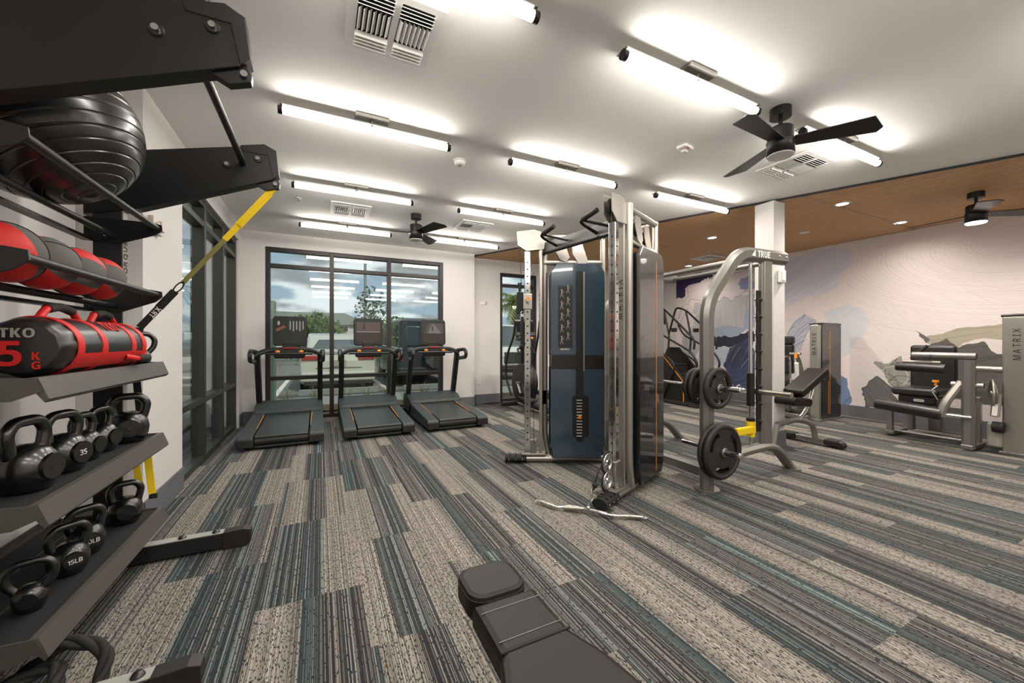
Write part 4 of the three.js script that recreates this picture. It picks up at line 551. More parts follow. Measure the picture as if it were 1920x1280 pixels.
part('top_tube', cyl([3.42, 1.985, -3.5], [3.42, 1.985, -2.2], 0.026), M.pewter, smith); part('rear_top_tube', cyl([3.98, 2.03, -3.5], [3.98, 2.03, -2.2], 0.024), M.pewter, smith);
{ const b = part('barbell', cyl([3.6, 0.79, -3.5], [3.6, 0.79, -2.22], 0.0145, 0.0145, 16), M.chrome, smith); for (const [a, c] of [[-2.17, -1.9], [-3.53, -3.8]]) part('sleeve', cyl([3.6, 0.79, a], [3.6, 0.79, c], 0.025, 0.025, 18), M.steel, b); for (const z of [-2.22, -3.48]) part('bar_carriage', [cyl([3.545, 0.66, z], [3.545, 0.96, z], 0.034, 0.034, 18), rbox(0.09, 0.05, 0.05, 3.58, 0.79, z)], M.blackMetal, b); for (const z of [-2.36, -3.34]) part('lock_hook', torus(0.03, 0.008, 16, 8, 4).translate(3.59, 0.8, z), M.silver, b); }
function weightPlate(at, R, t, label, mark) {
  const o = thing('weight_plate', label, 'weight plate', at, 0, 'rubber plates stored on the smith machine'), holes = [0.4, 2.5, 4.6].map((a) => Array.from({ length: 14 }, (_, i) => { const k = i < 7 ? i / 6 : (13 - i) / 6, r = i < 7 ? 0.8 : 0.6, th = a + (k - 0.5) * 1.1; return [R * r * Math.cos(th), R * r * Math.sin(th)]; }));
  part('disc', ext(circ(R * 0.99, 0, 0, 44), t * 0.6, 0.002, [circ(0.027), ...holes]), M.plate, o); part('rim', new THREE.TorusGeometry(R * 0.93, t / 2, 12, 48), M.plate, o); part('hub', ext(circ(0.045), t, 0.003, [circ(0.0255)]), M.plate, o); part('hub_ring', new THREE.TorusGeometry(0.031, 0.005, 8, 24).translate(0, 0, t / 2), M.silver, o);
  if (mark) part('lettering', frameTo(text(mark, R * 0.17, 0.002, font.b), [0.7, 0.7, 0], [-0.7, 0.7, 0], [R * 0.48, R * 0.48, t * 0.31]), M.rubber, o);
}
weightPlate([2.96, 0.862, -2.125], 0.162, 0.045, 'small black plate on the upper outer horn of the smith machine'); weightPlate([2.96, 0.862, -2.285], 0.15, 0.04, 'black plate on the upper inner horn next to the front post'); weightPlate([2.96, 0.862, -2.335], 0.15, 0.04, 'black plate on the upper inner horn at its tip');
weightPlate([2.96, 0.345, -2.135], 0.222, 0.045, 'large black plate on the lower horn against the front post'); weightPlate([2.96, 0.345, -2.085], 0.222, 0.045, 'large black plate marked 45 on the lower horn', '45');
// ---------------------------------------------------------------- adjustable benches
{ // foreground bench
  const o = worldThing('flat_bench', 'black padded bench with a separate head pad in the foreground', 'bench', [0.52, 0, -0.6]);
  const pad = (pts, y, t, rad = 0.02) => { const g = ext(pts.map(([x, z]) => [x, -z]), t, rad); return g.rotateX(-PI / 2).translate(0, y - t / 2, 0); };
  const round = (x0, x1, z0, z1, r) => rrect(x1 - x0, z1 - z0, r, (x0 + x1) / 2, (z0 + z1) / 2);
  const hd = part('head_pad', pad(round(0.432, 0.598, -1.275, -1.125, 0.04), 0.46, 0.085, 0.018), M.pad, o); part('piping', new THREE.TubeGeometry(new Sampled([...round(0.4155, 0.6145, -1.2915, -1.1085, 0.055), [0.6145, -1.255]].map(([x, z]) => V(x, 0.443, z))), 160, 0.0028, 6), M.rubber, hd);
  const md = part('upper_pad', pad([[0.43, -1.075], [0.6, -1.075], [0.602, -0.9], [0.428, -0.9]], 0.46, 0.085), M.pad, o); for (const z of [-1.045, -0.925]) part('stitching', box2(0.42, 0.61, 0.4596, 0.4612, z - 0.0012, z + 0.0012), M.grey, md);
  const bk = part('seat_pad', pad([[0.428, -0.885], [0.602, -0.885], [0.64, -0.78], [0.668, -0.62], [0.672, 0.2], [0.36, 0.2], [0.362, -0.62], [0.39, -0.78]], 0.46, 0.085), M.pad, o); part('piping', sweep([[0.41, 0.459, -0.892], [0.62, 0.459, -0.892]], oval(0.004, 0.004, 8), V(0, 1, 0), 0.01), M.rubber, bk);
  part('spine', rbox2(0.485, 0.545, 0.28, 0.36, -1.15, 0.15), M.dark, o); part('head_support', rbox2(0.47, 0.56, 0.35, 0.378, -1.25, -0.9), M.dark, o);
  for (const z of [-0.95, 0.1]) { part('leg', sweep([[0.515, 0.3, z], [0.515, 0.04, z]], rect(0.06, 0.08, 0.01), V(0, 0, 1), 0.01), M.dark, o); part('foot_bar', rbox2(0.27, 0.76, 0, 0.05, z - 0.03, z + 0.03), M.dark, o); }
}
{ // incline bench beside the column
  const o = worldThing('incline_bench', 'incline bench with black pad and curved silver legs beside the column', 'bench', [5.3, 0, -2.62]);
  part('back_pad', tf(ext(rrect(0.6, 0.06, 0.025), 0.22, 0.012), [5.26, 0.765, -2.62], [0, 0, 0.42]), M.pad, o); part('seat_pad', tf(ext(rrect(0.36, 0.07, 0.03), 0.27, 0.012), [4.98, 0.55, -2.62 - 0.02], [0, 0, -0.1]), M.pad, o);
  part('pad_frame', tf(rbox(0.66, 0.05, 0.08, 0, 0, 0), [5.3, 0.7, -2.62], [0, 0, 0.42]), M.blackMetal, o); for (const k of [0, 1, 2, 3]) part('adjust_pin', sph(0.012, 5.2 + k * 0.12, 0.63 + k * 0.054, -2.575), M.silver, o);
  part('support_arm', sweep([[5.12, 0.32, -2.62], [5.3, 0.45, -2.62], [5.42, 0.68, -2.62]], oval(0.025, 0.025, 12), V(0, 0, 1), 0.1), M.silver, o);
  part('main_leg', sweep([[4.7, 0.3, -2.64], [5.1, 0.33, -2.62], [5.38, 0.24, -2.6], [5.42, 0.04, -2.6]], rect(0.06, 0.06, 0.02), V(0, 0, 1), 0.16), M.pewter, o); part('foot_bar', rbox2(5.4, 5.46, 0.03, 0.08, -2.86, -2.34, 0.01), M.pewter, o);
  for (const z of [-2.86, -2.4]) part('foot_grip', [rbox2(5.37, 5.49, 0.02, 0.09, z - 0.1, z + 0.05, 0.02)], M.rubber, o); for (const z of [-2.96, -2.34]) part('wheel', cyl([5.38, 0.04, z], [5.48, 0.04, z], 0.035, 0.035, 18), M.rubber, o);
  part('rear_leg', sweep([[4.7, 0.3, -2.64], [4.62, 0.04, -2.64]], rect(0.06, 0.06, 0.02), V(0, 0, 1), 0.02), M.pewter, o);
}
// ---------------------------------------------------------------- selector machines along the mural
function weightTower(o, x, z, d, w, top, side) {                       // silver front column facing the room, dark shroud behind
  const c = part('front_column', rbox2(x, x + 0.1, 0.01, top - 0.02, z - w, z, 0.02), M.silver, o); part('lettering', frameTo(text('MATRIX', 0.055, 0.002, font.r, 0.014), [0, 1, 0], [0, 0, -1], [x - 0.002, top - 0.32, z - w / 2]), M.blackPrint, c);
  part('shroud', ext(rrect(d, top - 0.03, 0.06), 0.15, 0.02).translate(x + 0.08 + d / 2, (top + 0.03) / 2 - 0.01, z - w / 2), M.shroudDark, o); part('shroud_cap', rbox2(x, x + 0.1 + d, top - 0.03, top, z - w - 0.01, z + 0.01, 0.014), M.plate, o);
  part('orange_line', [box2(x + 0.3, x + 0.31, 0.1, top - 0.12, z - w / 2 + 0.0745, z - w / 2 + 0.0765), box2(x + 0.255, x + 0.262, 0.1, 0.62, z - w / 2 + 0.0745, z - w / 2 + 0.0765)], M.orange, o);
  for (let k = 0; k < 5; k++) part('weight_mark', sph(0.007, x + 0.275, top - 0.25 - k * 0.05, z - w / 2 + 0.076), M.orange, o);
  part('base_plate', rbox2(x - 0.01, x + 0.12 + d, 0, 0.03, z - w - 0.02, z + 0.03, 0.005), M.pewter, o);
}
const pad = (a, b, r) => [cyl(a, b, r, r, 24)];
{
  const o = worldThing('leg_curl_machine', 'seated leg curl machine with black roller pads against the mural', 'leg curl machine', [6.9, 0, -1.9]);
  weightTower(o, 6.8, -1.24, 0.5, 0.21, 1.55);
  part('main_post', sweep([[6.66, 0.03, -1.66], [6.66, 1.04, -1.66]], rect(0.09, 0.11, 0.03), V(0, 0, 1), 0.02), M.pewter, o); part('top_handle_tube', cyl([6.66, 1.08, -1.6], [6.66, 1.08, -2.13], 0.04, 0.04, 20), M.pewter, o); part('tube_collar', cyl([6.66, 1.08, -1.95], [6.66, 1.08, -1.97], 0.043, 0.043, 20), M.grey, o);
  part('near_foot', [rbox2(6.6, 7.0, 0.02, 0.07, -1.71, -1.61, 0.01), cyl([6.66, 0, -1.66], [6.66, 0.02, -1.66], 0.03)], M.pewter, o); part('far_foot', rbox2(6.78, 7.2, 0.02, 0.07, -2.45, -2.35, 0.01), M.pewter, o); part('far_post', rbox2(6.82, 6.88, 0.05, 0.45, -2.44, -2.38), M.pewter, o); part('far_post', rbox2(7.2, 7.3, 0.05, 0.45, -2.4, -2.3), M.pewter, o); part('side_rail', [sweep([[6.9, 0.06, -1.66], [6.9, 0.06, -2.4]], oval(0.02, 0.02), V(0, 1, 0), 0.02), rbox2(6.85, 6.92, 0.38, 0.46, -2.42, -1.66)], M.pewter, o);
  part('tower_link', [cyl([6.9, 0.93, -1.45], [6.9, 0.93, -1.75], 0.035, 0.035, 18), rbox2(6.86, 6.94, 0.05, 0.6, -1.72, -1.62)], M.silver, o);
  part('ankle_roller', pad([6.6, 0.39, -1.86], [6.6, 0.44, -2.46], 0.075), M.vinyl, o); part('roller_shaft', [cyl([6.6, 0.385, -1.62], [6.6, 0.39, -1.87], 0.018), cyl([6.6, 0.385, -1.87], [6.6, 0.385, -1.85], 0.035)], M.chrome, o);
  part('thigh_roller', pad([6.72, 0.92, -1.86], [6.72, 0.93, -2.3], 0.055), M.vinyl, o); part('thigh_bar', cyl([6.72, 0.99, -1.9], [6.72, 0.995, -2.24], 0.02), M.silver, o); part('hand_grip', cyl([6.74, 1.03, -2.17], [6.78, 1.2, -2.03], 0.018), M.strap, o);
  part('seat_pad', rbox2(6.72, 7.2, 0.56, 0.66, -2.36, -1.92, 0.035), M.vinyl, o); part('lower_seat', rbox2(6.75, 7.15, 0.46, 0.56, -2.3, -1.95, 0.02), M.blackMetal, o); part('seat_slot', ext(rrect(0.1, 0.035, 0.016), 0.006).rotateY(-PI / 2).translate(6.747, 0.51, -2.1), M.greyPrint, o);
  part('backrest', rbox2(7.28, 7.38, 0.6, 1.2, -2.36, -1.92, 0.04), M.vinyl, o); part('backrest_post', rbox2(7.36, 7.44, 0.05, 1.1, -2.2, -2.08), M.pewter, o);
  part('lever_arm', [sweep([[6.68, 0.78, -1.72], [6.6, 0.55, -1.82], [6.58, 0.4, -1.86]], rect(0.06, 0.08, 0.02), V(0, 0, 1), 0.08), cyl([6.68, 0.75, -1.8], [6.68, 0.75, -1.55], 0.03)], M.silver, o); part('release_knob', [cyl([6.64, 0.72, -1.92], [6.64, 0.76, -1.92], 0.012), cyl([6.64, 0.76, -1.92], [6.64, 0.785, -1.92], 0.03, 0.03, 16)], M.orange, o); part('latch_bracket', tube([[6.64, 0.72, -1.9], [6.62, 0.66, -1.95], [6.62, 0.6, -1.92], [6.63, 0.55, -1.9]], 0.008, 0.02), M.chrome, o);
  part('cam_wheel', [new THREE.TorusGeometry(0.15, 0.012, 10, 40).scale(1, 1, 1).rotateY(0.3).translate(6.82, 0.66, -1.52), cyl([6.815, 0.66, -1.535], [6.825, 0.66, -1.505], 0.03)], M.silver, o); part('cam_disc', cyl([6.818, 0.66, -1.524], [6.822, 0.66, -1.516], 0.14, 0.14, 32), M.pewter, o); part('counter_arm', sweep([[6.8, 0.66, -1.48], [6.72, 0.42, -1.48]], rect(0.05, 0.07, 0.015), V(0, 0, 1), 0.02), M.silver, o); part('counterweight', cyl([6.74, 0.3, -1.5], [6.74, 0.3, -1.42], 0.06, 0.06, 20), M.rubber, o); part('pulley_cover', rbox2(6.78, 6.9, 0.06, 0.34, -1.56, -1.44, 0.03), M.greyPrint, o);
}
{
  const o = worldThing('leg_extension_machine', 'seated weight machine with tall black back pad behind the column', 'weight machine', [7.1, 0, -3.7]);
  weightTower(o, 6.98, -3.3, 0.56, 0.13, 1.54);
  part('backrest', [rbox2(7.2, 7.3, 0.7, 1.2, -4.12, -3.8, 0.03), rbox2(7.19, 7.31, 1.2, 1.34, -4.12, -3.8, 0.03)], M.vinyl, o); part('seat_pad', rbox2(6.75, 7.2, 0.5, 0.6, -4.12, -3.8, 0.03), M.vinyl, o); part('seat_post', [rbox2(6.9, 7.0, 0.04, 0.5, -4.0, -3.9), rbox2(7.3, 7.37, 0.04, 1.1, -4.0, -3.9)], M.pewter, o);
  part('base_frame', [rbox2(6.6, 7.7, 0.02, 0.08, -4.0, -3.92), rbox2(6.85, 6.93, 0.02, 0.08, -4.15, -3.4), rbox2(7.4, 7.48, 0.02, 0.08, -4.15, -3.4)], M.pewter, o); part('side_handle', tube([[7.0, 0.55, -3.72], [6.95, 0.95, -3.7], [6.92, 1.0, -3.7], [6.75, 1.0, -3.7]], 0.018, 0.06), M.chrome, o); part('press_arm', [sweep([[7.15, 0.6, -3.6], [7.05, 0.95, -3.62], [6.95, 1.05, -3.62]], rect(0.05, 0.06, 0.015), V(0, 0, 1), 0.1), cyl([6.95, 1.05, -3.7], [6.95, 1.05, -3.54], 0.02)], M.silver, o);
  part('shin_roller', pad([6.62, 0.3, -4.1], [6.62, 0.3, -3.75], 0.06), M.vinyl, o); part('cam_wheel', new THREE.TorusGeometry(0.12, 0.012, 10, 32).rotateY(0.4).translate(6.95, 0.5, -3.68), M.silver, o); part('adjust_knob', [cyl([6.93, 0.98, -3.6], [6.93, 1.06, -3.6], 0.022)], M.orange, o); part('link_rod', cyl([7.05, 0.6, -3.64], [6.95, 0.9, -3.6], 0.03), M.white, o);
}
// ---------------------------------------------------------------- stair climber and elliptical
{
  const o = worldThing('stair_climber', 'black stair climber with curved handrails in the mural corner', 'stair climber', [6.5, 0, -5.6]), step = (k) => [-5.05 - k * 0.2, 0.22 + k * 0.19];
  part('side_cover', [-1, 1].map((s) => ext([[-5.0, 0.05], [-5.0, 0.24], [-5.9, 1.12], [-6.2, 1.12], [-6.3, 0.9], [-6.3, 0.05]].map(([z, y]) => [-z, y]), 0.04, 0.006).rotateY(PI / 2).translate(6.65 + s * 0.3, 0, 0)), M.blackMetal, o);
  for (let k = 0; k < 4; k++) { const [z, y] = step(k); const t = part('step', rbox2(6.38, 6.92, y - 0.03, y, z - 0.24, z, 0.006), M.rubber, o); part('riser', box2(6.38, 6.92, y - 0.19, y - 0.03, z - 0.03, z - 0.015), M.plate, t); }
  for (const s of [-0.325, 0.325]) part('trim_line', [sweep([[6.65 + s, 0.3, -5.1], [6.65 + s, 1.08, -5.9]], rect(0.006, 0.016, 0.001), V(0, 1, 0.5).normalize(), 0.02), box2(6.647 + s, 6.653 + s, 0.08, 0.42, -5.28, -5.262)], M.orange, o);
  part('base', [rbox2(6.3, 7.0, 0.0, 0.08, -6.35, -5.0, 0.02)], M.rubber, o); part('floor_strip', rbox2(6.28, 7.02, 0.0, 0.05, -5.12, -4.95), M.plate, o);
  for (const s of [-0.32, 0.32]) { const x = 6.65 + s; part('handrail', [tube([[x, 1.4, -6.2], [x, 2.0, -6.0], [x, 1.92, -5.75], [x, 1.28, -5.02], [x, 1.1, -5.04]], 0.02, 0.09), tube([[x, 1.62, -5.95], [x, 1.4, -5.82], [x, 1.05, -5.1], [x, 0.85, -4.96], [x, 0.7, -5.0]], 0.02, 0.12), tube([[x, 1.92, -5.75], [x, 1.35, -5.62], [x, 1.0, -5.65]], 0.018, 0.06)], M.blackMetal, o); part('lower_rail', tube([[x - 0.03, 1.1, -5.95], [x - 0.03, 0.85, -5.5], [x - 0.03, 0.72, -5.45], [x - 0.03, 0.05, -5.8]], 0.018, 0.08), M.blackMetal, o); part('grip_sensor', rbox(0.06, 0.08, 0.1, x, 1.48, -5.5), M.rubber, o); }
  part('console_mast', rbox2(6.6, 6.7, 1.0, 1.7, -6.3, -6.2), M.blackMetal, o); part('console', rbox(0.42, 0.36, 0.06, 6.65, 1.8, -6.22, 0.03, [-0.3, 0, 0]), M.vinyl, o);
}
{
  const o = worldThing('elliptical_trainer', 'black elliptical trainer standing before the narrow window', 'elliptical', [3.45, 0, -6.1]);
  part('base_rail', [rbox2(3.4, 3.48, 0.03, 0.09, -6.8, -5.25, 0.02), rbox2(3.15, 3.75, 0.0, 0.07, -6.85, -6.76, 0.02), rbox2(3.15, 3.75, 0.0, 0.06, -5.3, -5.2, 0.02)], M.rubber, o); part('silver_rail', [sweep([[3.3, 0.11, -6.4], [3.3, 0.06, -5.3]], oval(0.015, 0.015), V(0, 1, 0), 0.02), sweep([[3.58, 0.11, -6.4], [3.58, 0.06, -5.3]], oval(0.015, 0.015), V(0, 1, 0), 0.02)], M.chrome, o);
  part('flywheel_cover', ext(circ(0.33, 0, 0, 40).map(([a, b]) => [a * 0.95, b]), 0.22, 0.03).rotateY(PI / 2).translate(3.44, 0.48, -6.42), M.blackMetal, o); part('crank', [sweep([[3.3, 0.48, -6.42], [3.3, 0.3, -6.3]], rect(0.03, 0.05, 0.01), V(1, 0, 0), 0.02), cyl([3.27, 0.48, -6.42], [3.61, 0.48, -6.42], 0.03)], M.silver, o);
  for (const [s, y, z] of [[-0.16, 0.2, -5.95], [0.16, 0.3, -6.0]]) { const p = part('pedal_arm', sweep([[3.44 + s, y + 0.02, -6.35], [3.44 + s, y - 0.02, z], [3.44 + s, y - 0.06, z + 0.45]], rect(0.05, 0.05, 0.015), V(0, 1, 0), 0.08), M.rubber, o); part('foot_pedal', rbox2(3.44 + s - 0.08, 3.44 + s + 0.08, y, y + 0.06, z - 0.2, z + 0.18, 0.02), M.plate, p); part('swing_handle', tube([[3.44 + s * 1.6, 0.25, -6.45], [3.44 + s * 1.9, 0.6, -6.62], [3.44 + s * 1.9, 1.0, -6.55], [3.44 + s * 1.6, 1.35, -6.35], [3.44 + s * 1.6, 1.62, -6.3]], 0.02, 0.2), M.blackMetal, o); }
  part('mast', sweep([[3.44, 0.7, -6.55], [3.44, 1.35, -6.45]], rect(0.08, 0.1, 0.02), V(0, 0, 1), 0.02), M.blackMetal, o); part('static_handle', tube([[3.28, 1.02, -6.3], [3.28, 1.12, -6.42], [3.6, 1.12, -6.42], [3.6, 1.02, -6.3]], 0.018, 0.05), M.rubber, o);
  const c = part('console', [rbox(0.42, 0.34, 0.05, 3.44, 1.5, -6.42, 0.03, [-0.3, 0, 0]), rbox(0.36, 0.08, 0.12, 3.44, 1.3, -6.38, 0.02)], M.vinyl, o); part('screen', rbox(0.36, 0.2, 0.004, 3.44, 1.53, -6.392, 0.002, [-0.3, 0, 0]), phy(0x15171a, 0.1), c); for (const s of [-0.1, 0.1]) part('cup_light', sph(0.025, 3.44 + s, 1.31, -6.315), M.orange, c);
}
// ---------------------------------------------------------------- outside
const ground = struct('ground', box2(-70, 70, -0.3, -0.03, -140, -7.6), M.asphalt, 'grey asphalt parking lot'); struct('ground_side', box2(-60, -1.7, -0.3, -0.031, -7.6, 30), M.concrete, 'pale paving beside the building');
struct('sidewalk', box2(-12, 14, -0.05, 0.03, -9.6, -8.35), M.concrete, 'pale concrete walk along the parking lot');
const mulchTex = dataTex(512, 512, (i, j) => { const n = vn(i * 0.23, j * 0.23), q = vn(i * 0.6 + 40, j * 0.6); const v = n * 0.6 + q * 0.4; return [70 + 140 * v, 58 + 118 * v, 42 + 96 * v]; }, true, [1, 1]);
function bed(name, x0, x1, z0, z1, mat, label) { const g = new THREE.PlaneGeometry(x1 - x0, z1 - z0, 60, 20).rotateX(-PI / 2).translate((x0 + x1) / 2, 0.015, (z0 + z1) / 2), p = g.attributes.position, u = g.attributes.uv; for (let i = 0; i < p.count; i++) { p.setY(i, 0.01 + 0.05 * fbm(p.getX(i) * 6 + 50, p.getZ(i) * 6 + 50, 3)); u.setXY(i, p.getX(i), p.getZ(i)); } g.computeVertexNormals(); return struct(name, [g, box2(x0, x1, -0.05, 0.01, z0, z1)], mat, label); }
bed('mulch_bed', -1.8, 3.1, -8.35, -7.6, std(0xffffff, 1, 0, { map: mulchTex, bumpMap: mulchTex, bumpScale: 0.03 }), 'brown mulch bed under the wide window'); bed('gravel_bed', 3.1, 8, -8.35, -7.6, std(0xc8d0cc, 1, 0, { map: mulchTex, bumpMap: mulchTex, bumpScale: 0.03 }), 'grey gravel bed under the narrow window'); bed('side_bed', -2.6, -1.7, -7.6, 1, std(0xe6e2d8, 1, 0, { map: mulchTex, bumpMap: mulchTex, bumpScale: 0.03 }), 'pale gravel bed under the side window');
for (const [x, l] of [[-0.95, 'white painted parking line left of the silver sedan'], [1.63, 'white painted parking line between sedan and dark utility vehicle'], [4.3, 'white painted parking line beside the white utility vehicle']]) solo('parking_line', box2(x - 0.06, x + 0.06, -0.03, -0.026, -15, -9.8), M.line, l, 'parking line', 'white parking lines');
for (const [x, l] of [[0.45, 'concrete wheel stop behind the silver sedan'], [2.9, 'concrete wheel stop behind the dark utility vehicle'], [5.6, 'concrete wheel stop before the white utility vehicle']]) solo('wheel_stop', ext([[-0.09, 0], [0.09, 0], [0.06, 0.11], [-0.06, 0.11]], 1.8, 0.01).rotateY(PI / 2).translate(x, -0.03, -10.5), M.concrete, l, 'wheel stop', 'concrete wheel stops');
function car(name, label, at, turn, dims, paint, kind) {               // local: +z is the rear face, built from a side outline with narrowed cabin
  const [w, hgt, len] = dims, o = thing(name, label, 'car', at, turn), h = w / 2;
  const slab = (pts, wid, bev) => ext(pts, wid, bev).rotateY(PI / 2);
  if (kind === 'sedan') {
    part('body', slab([[0, 0.42], [0.02, 0.75], [0.1, 0.98], [0.9, 1.02], [3.2, 0.98], [4.4, 0.85], [4.55, 0.6], [4.5, 0.3], [0.1, 0.28]], w, 0.1), paint, o); part('cabin', slab([[0.55, 0.98], [1.25, 1.38], [1.6, 1.44], [2.5, 1.42], [3.4, 0.98]], w - 0.28, 0.08), paint, o);
    part('rear_window', ext([[-0.62, 0], [0.62, 0], [0.48, 0.45], [-0.48, 0.45]], 0.01).rotateX(-1.04).translate(0, 1.1, -0.47), M.carGlass, o); part('side_window', [-1, 1].map((s) => slab([[1.1, 1.06], [1.4, 1.38], [2.5, 1.4], [3.15, 1.06]], 0.02, 0).translate(s * (h - 0.135), 0, 0)), M.carGlass, o);
    for (const s of [-1, 1]) part('tail_light', rbox(0.42, 0.13, 0.1, s * (h - 0.24), 0.86, 0.07, 0.03), M.tail, o); part('bumper', [rbox2(-h + 0.03, h - 0.03, 0.25, 0.5, -0.1, 0.15, 0.05)], paint, o); part('reflector', [-1, 1].map((s) => rbox(0.26, 0.03, 0.02, s * (h - 0.35), 0.42, 0.155, 0.008)), M.tail, o); part('number_plate', rbox(0.34, 0.16, 0.01, 0, 0.72, 0.115, 0.004), M.greyPrint, o); part('trunk_line', [box(1.1, 0.012, 0.012, 0, 0.6, 0.105), box(1.3, 0.014, 0.03, 0, 1.0, 0.06)], M.plastic, o); part('lower_valance', rbox2(-h + 0.1, h - 0.1, 0.16, 0.26, -0.12, 0.12, 0.02), M.plastic, o);
  } else {
    const tall = hgt; part('body', slab([[0, 0.4], [0, 1.05], [3.2, 1.1], [4.4, 1.05], [4.6, 0.9], [4.6, 0.45], [4.4, 0.35]], w, 0.06), paint, o); part('cabin', slab([[0.02, 1.02], [0.08, tall - 0.05], [0.2, tall], [2.7, tall], [3.3, 1.08]], w - 0.16, 0.07), paint, o);
    part('rear_window', rbox2(-h + 0.25, h - 0.25, 1.15, tall - 0.16, -0.08, 0.075, 0.04), M.carGlass, o); part('side_window', [-1, 1].map((s) => slab([[0.25, 1.12], [0.3, tall - 0.15], [2.55, tall - 0.15], [3.0, 1.12]], 0.03, 0).translate(s * (h - 0.085), 0, 0)), M.carGlass, o);
    part('windshield', ext([[-0.72, 0], [0.72, 0], [0.64, 0.86], [-0.64, 0.86]], 0.012).rotateY(PI).rotateX(0.62).translate(0, 1.13, -3.42), M.carGlass, o);
    for (const s of [-1, 1]) { part('tail_light', rbox(0.12, 0.32, 0.06, s * (h - 0.1), 0.9, 0.06, 0.02), name === 'dark_utility_vehicle' ? M.amber : M.tail, o); part('head_light', rbox(0.4, 0.13, 0.08, s * (h - 0.24), 0.85, -4.64, 0.03), M.white, o); part('mirror', rbox(0.2, 0.16, 0.1, s * (h + 0.08), 1.2, -2.9, 0.04), M.plastic, o); }
    part('bumper', [rbox2(-h + 0.02, h - 0.02, 0.35, 0.55, -0.1, 0.16, 0.05), rbox2(-h + 0.02, h - 0.02, 0.32, 0.55, -4.74, -4.5, 0.05)], M.plastic, o); part('grille', [rbox2(-0.55, 0.55, 0.6, 0.95, -4.7, -4.58, 0.03), ...[0, 1, 2].map((k) => box(1.05, 0.02, 0.02, 0, 0.68 + k * 0.09, -4.705))], M.plastic, o); part('number_plate', rbox(0.34, 0.16, 0.01, 0, 0.5, -4.73, 0.004), M.white, o);
    if (name === 'dark_utility_vehicle') { part('spare_wheel', [cyl([0.1, 0.85, 0.06], [0.1, 0.85, 0.26], 0.36, 0.34, 28)], M.plastic, o); part('lettering', text('RIVIAN', 0.09, 0.01, font.b, 0.03).translate(0, tall - 0.08, 0.075), M.whitePrint, o); }
  }
  for (const z of [-0.75, -len + 0.9]) for (const s of [-1, 1]) { const wl = part('wheel', cyl([s * (h - 0.2), 0.34, z], [s * (h + 0.01), 0.34, z], 0.34, 0.34, 28), M.rubber, o); part('wheel_rim', cyl([s * (h - 0.05), 0.34, z], [s * (h + 0.016), 0.34, z], 0.22, 0.22, 20), M.silver, wl); }
}
car('sedan', 'silver sedan parked with its tail to the window', [0.45, -0.03, -11.15], 0, [1.82, 1.45, 4.6], M.carSilver, 'sedan'); car('dark_utility_vehicle', 'dark boxy utility vehicle parked beyond the treadmills', [2.9, -0.03, -11.2], 0, [1.95, 1.88, 4.6], M.carDark, 'suv'); car('white_utility_vehicle', 'white utility vehicle facing the narrow window', [5.65, -0.03, -15.5], PI, [1.95, 1.82, 4.6], M.carWhite, 'suv'); car('parked_car', 'white car seen through the side window', [-7.5, -0.03, -13.6], 0.3, [1.82, 1.45, 4.6], M.carWhite, 'sedan');
function leaves(n, c, r, size) { const pos = []; for (let i = 0; i < n; i++) { const u = rr(-1, 1), a = rr(0, 2 * PI), q = Math.pow(rnd(), 0.45), s = Math.sqrt(1 - u * u), x = c[0] + r[0] * q * s * Math.cos(a), y = c[1] + r[1] * q * u, z = c[2] + r[2] * q * s * Math.sin(a); const t = V(rr(-1, 1), rr(-1, 1), rr(-1, 1)).normalize().multiplyScalar(size), w = V(rr(-1, 1), rr(-1, 1), rr(-1, 1)).cross(t).normalize().multiplyScalar(size * 0.45); for (const [k, m] of [[-1, 0], [0, 1], [1, 0], [-1, 0], [1, 0], [0, -1]]) pos.push(x + t.x * k + w.x * m, y + t.y * k + w.y * m, z + t.z * k + w.z * m); } const g = new THREE.BufferGeometry(); g.setAttribute('position', new THREE.Float32BufferAttribute(pos, 3)); g.computeVertexNormals(); return g; }
function tree(name, label, at, trunkH, crown, size, n, mat, group) { const o = thing(name, label, 'tree', at, 0, group); part('trunk', [cyl([0, 0, 0], [0, trunkH, 0], 0.05 + trunkH * 0.015, 0.04), ...[0, 1, 2, 3].map((k) => cyl([0, trunkH * 0.8, 0], [crown[0] * 0.5 * Math.cos(k * 1.7), trunkH + crown[1] * 0.5, crown[2] * 0.5 * Math.sin(k * 1.7)], 0.03, 0.01, 6))], M.bark, o); const f = part('foliage', leaves(n, [0, trunkH + crown[1] * 0.6, 0], crown, size), mat, o); f.userData.kind = 'stuff'; }
tree('young_tree', 'thin young tree standing in front of the far houses', [2.1, -0.03, -18.5], 1.9, [0.75, 1.2, 0.75], 0.09, 520, M.leafDark); tree('shade_tree', 'round green tree in front of the far apartment house', [-0.3, -0.03, -29], 1.0, [1.9, 1.35, 1.5], 0.2, 1500, M.leaf); tree('shade_tree', 'bushy green tree between the middle treadmill and the dark vehicle', [4.6, -0.03, -27], 0.9, [1.4, 1.3, 1.2], 0.18, 1100, M.leaf); tree('shade_tree', 'dark bushy tree beside the utility cabinet', [-3.6, -0.03, -26], 1.0, [1.5, 1.6, 1.3], 0.18, 1200, M.leafDark); tree('shade_tree', 'leafy tree seen through the side window', [-9.5, -0.03, -11], 1.6, [1.6, 1.7, 1.6], 0.18, 1400, M.leaf);
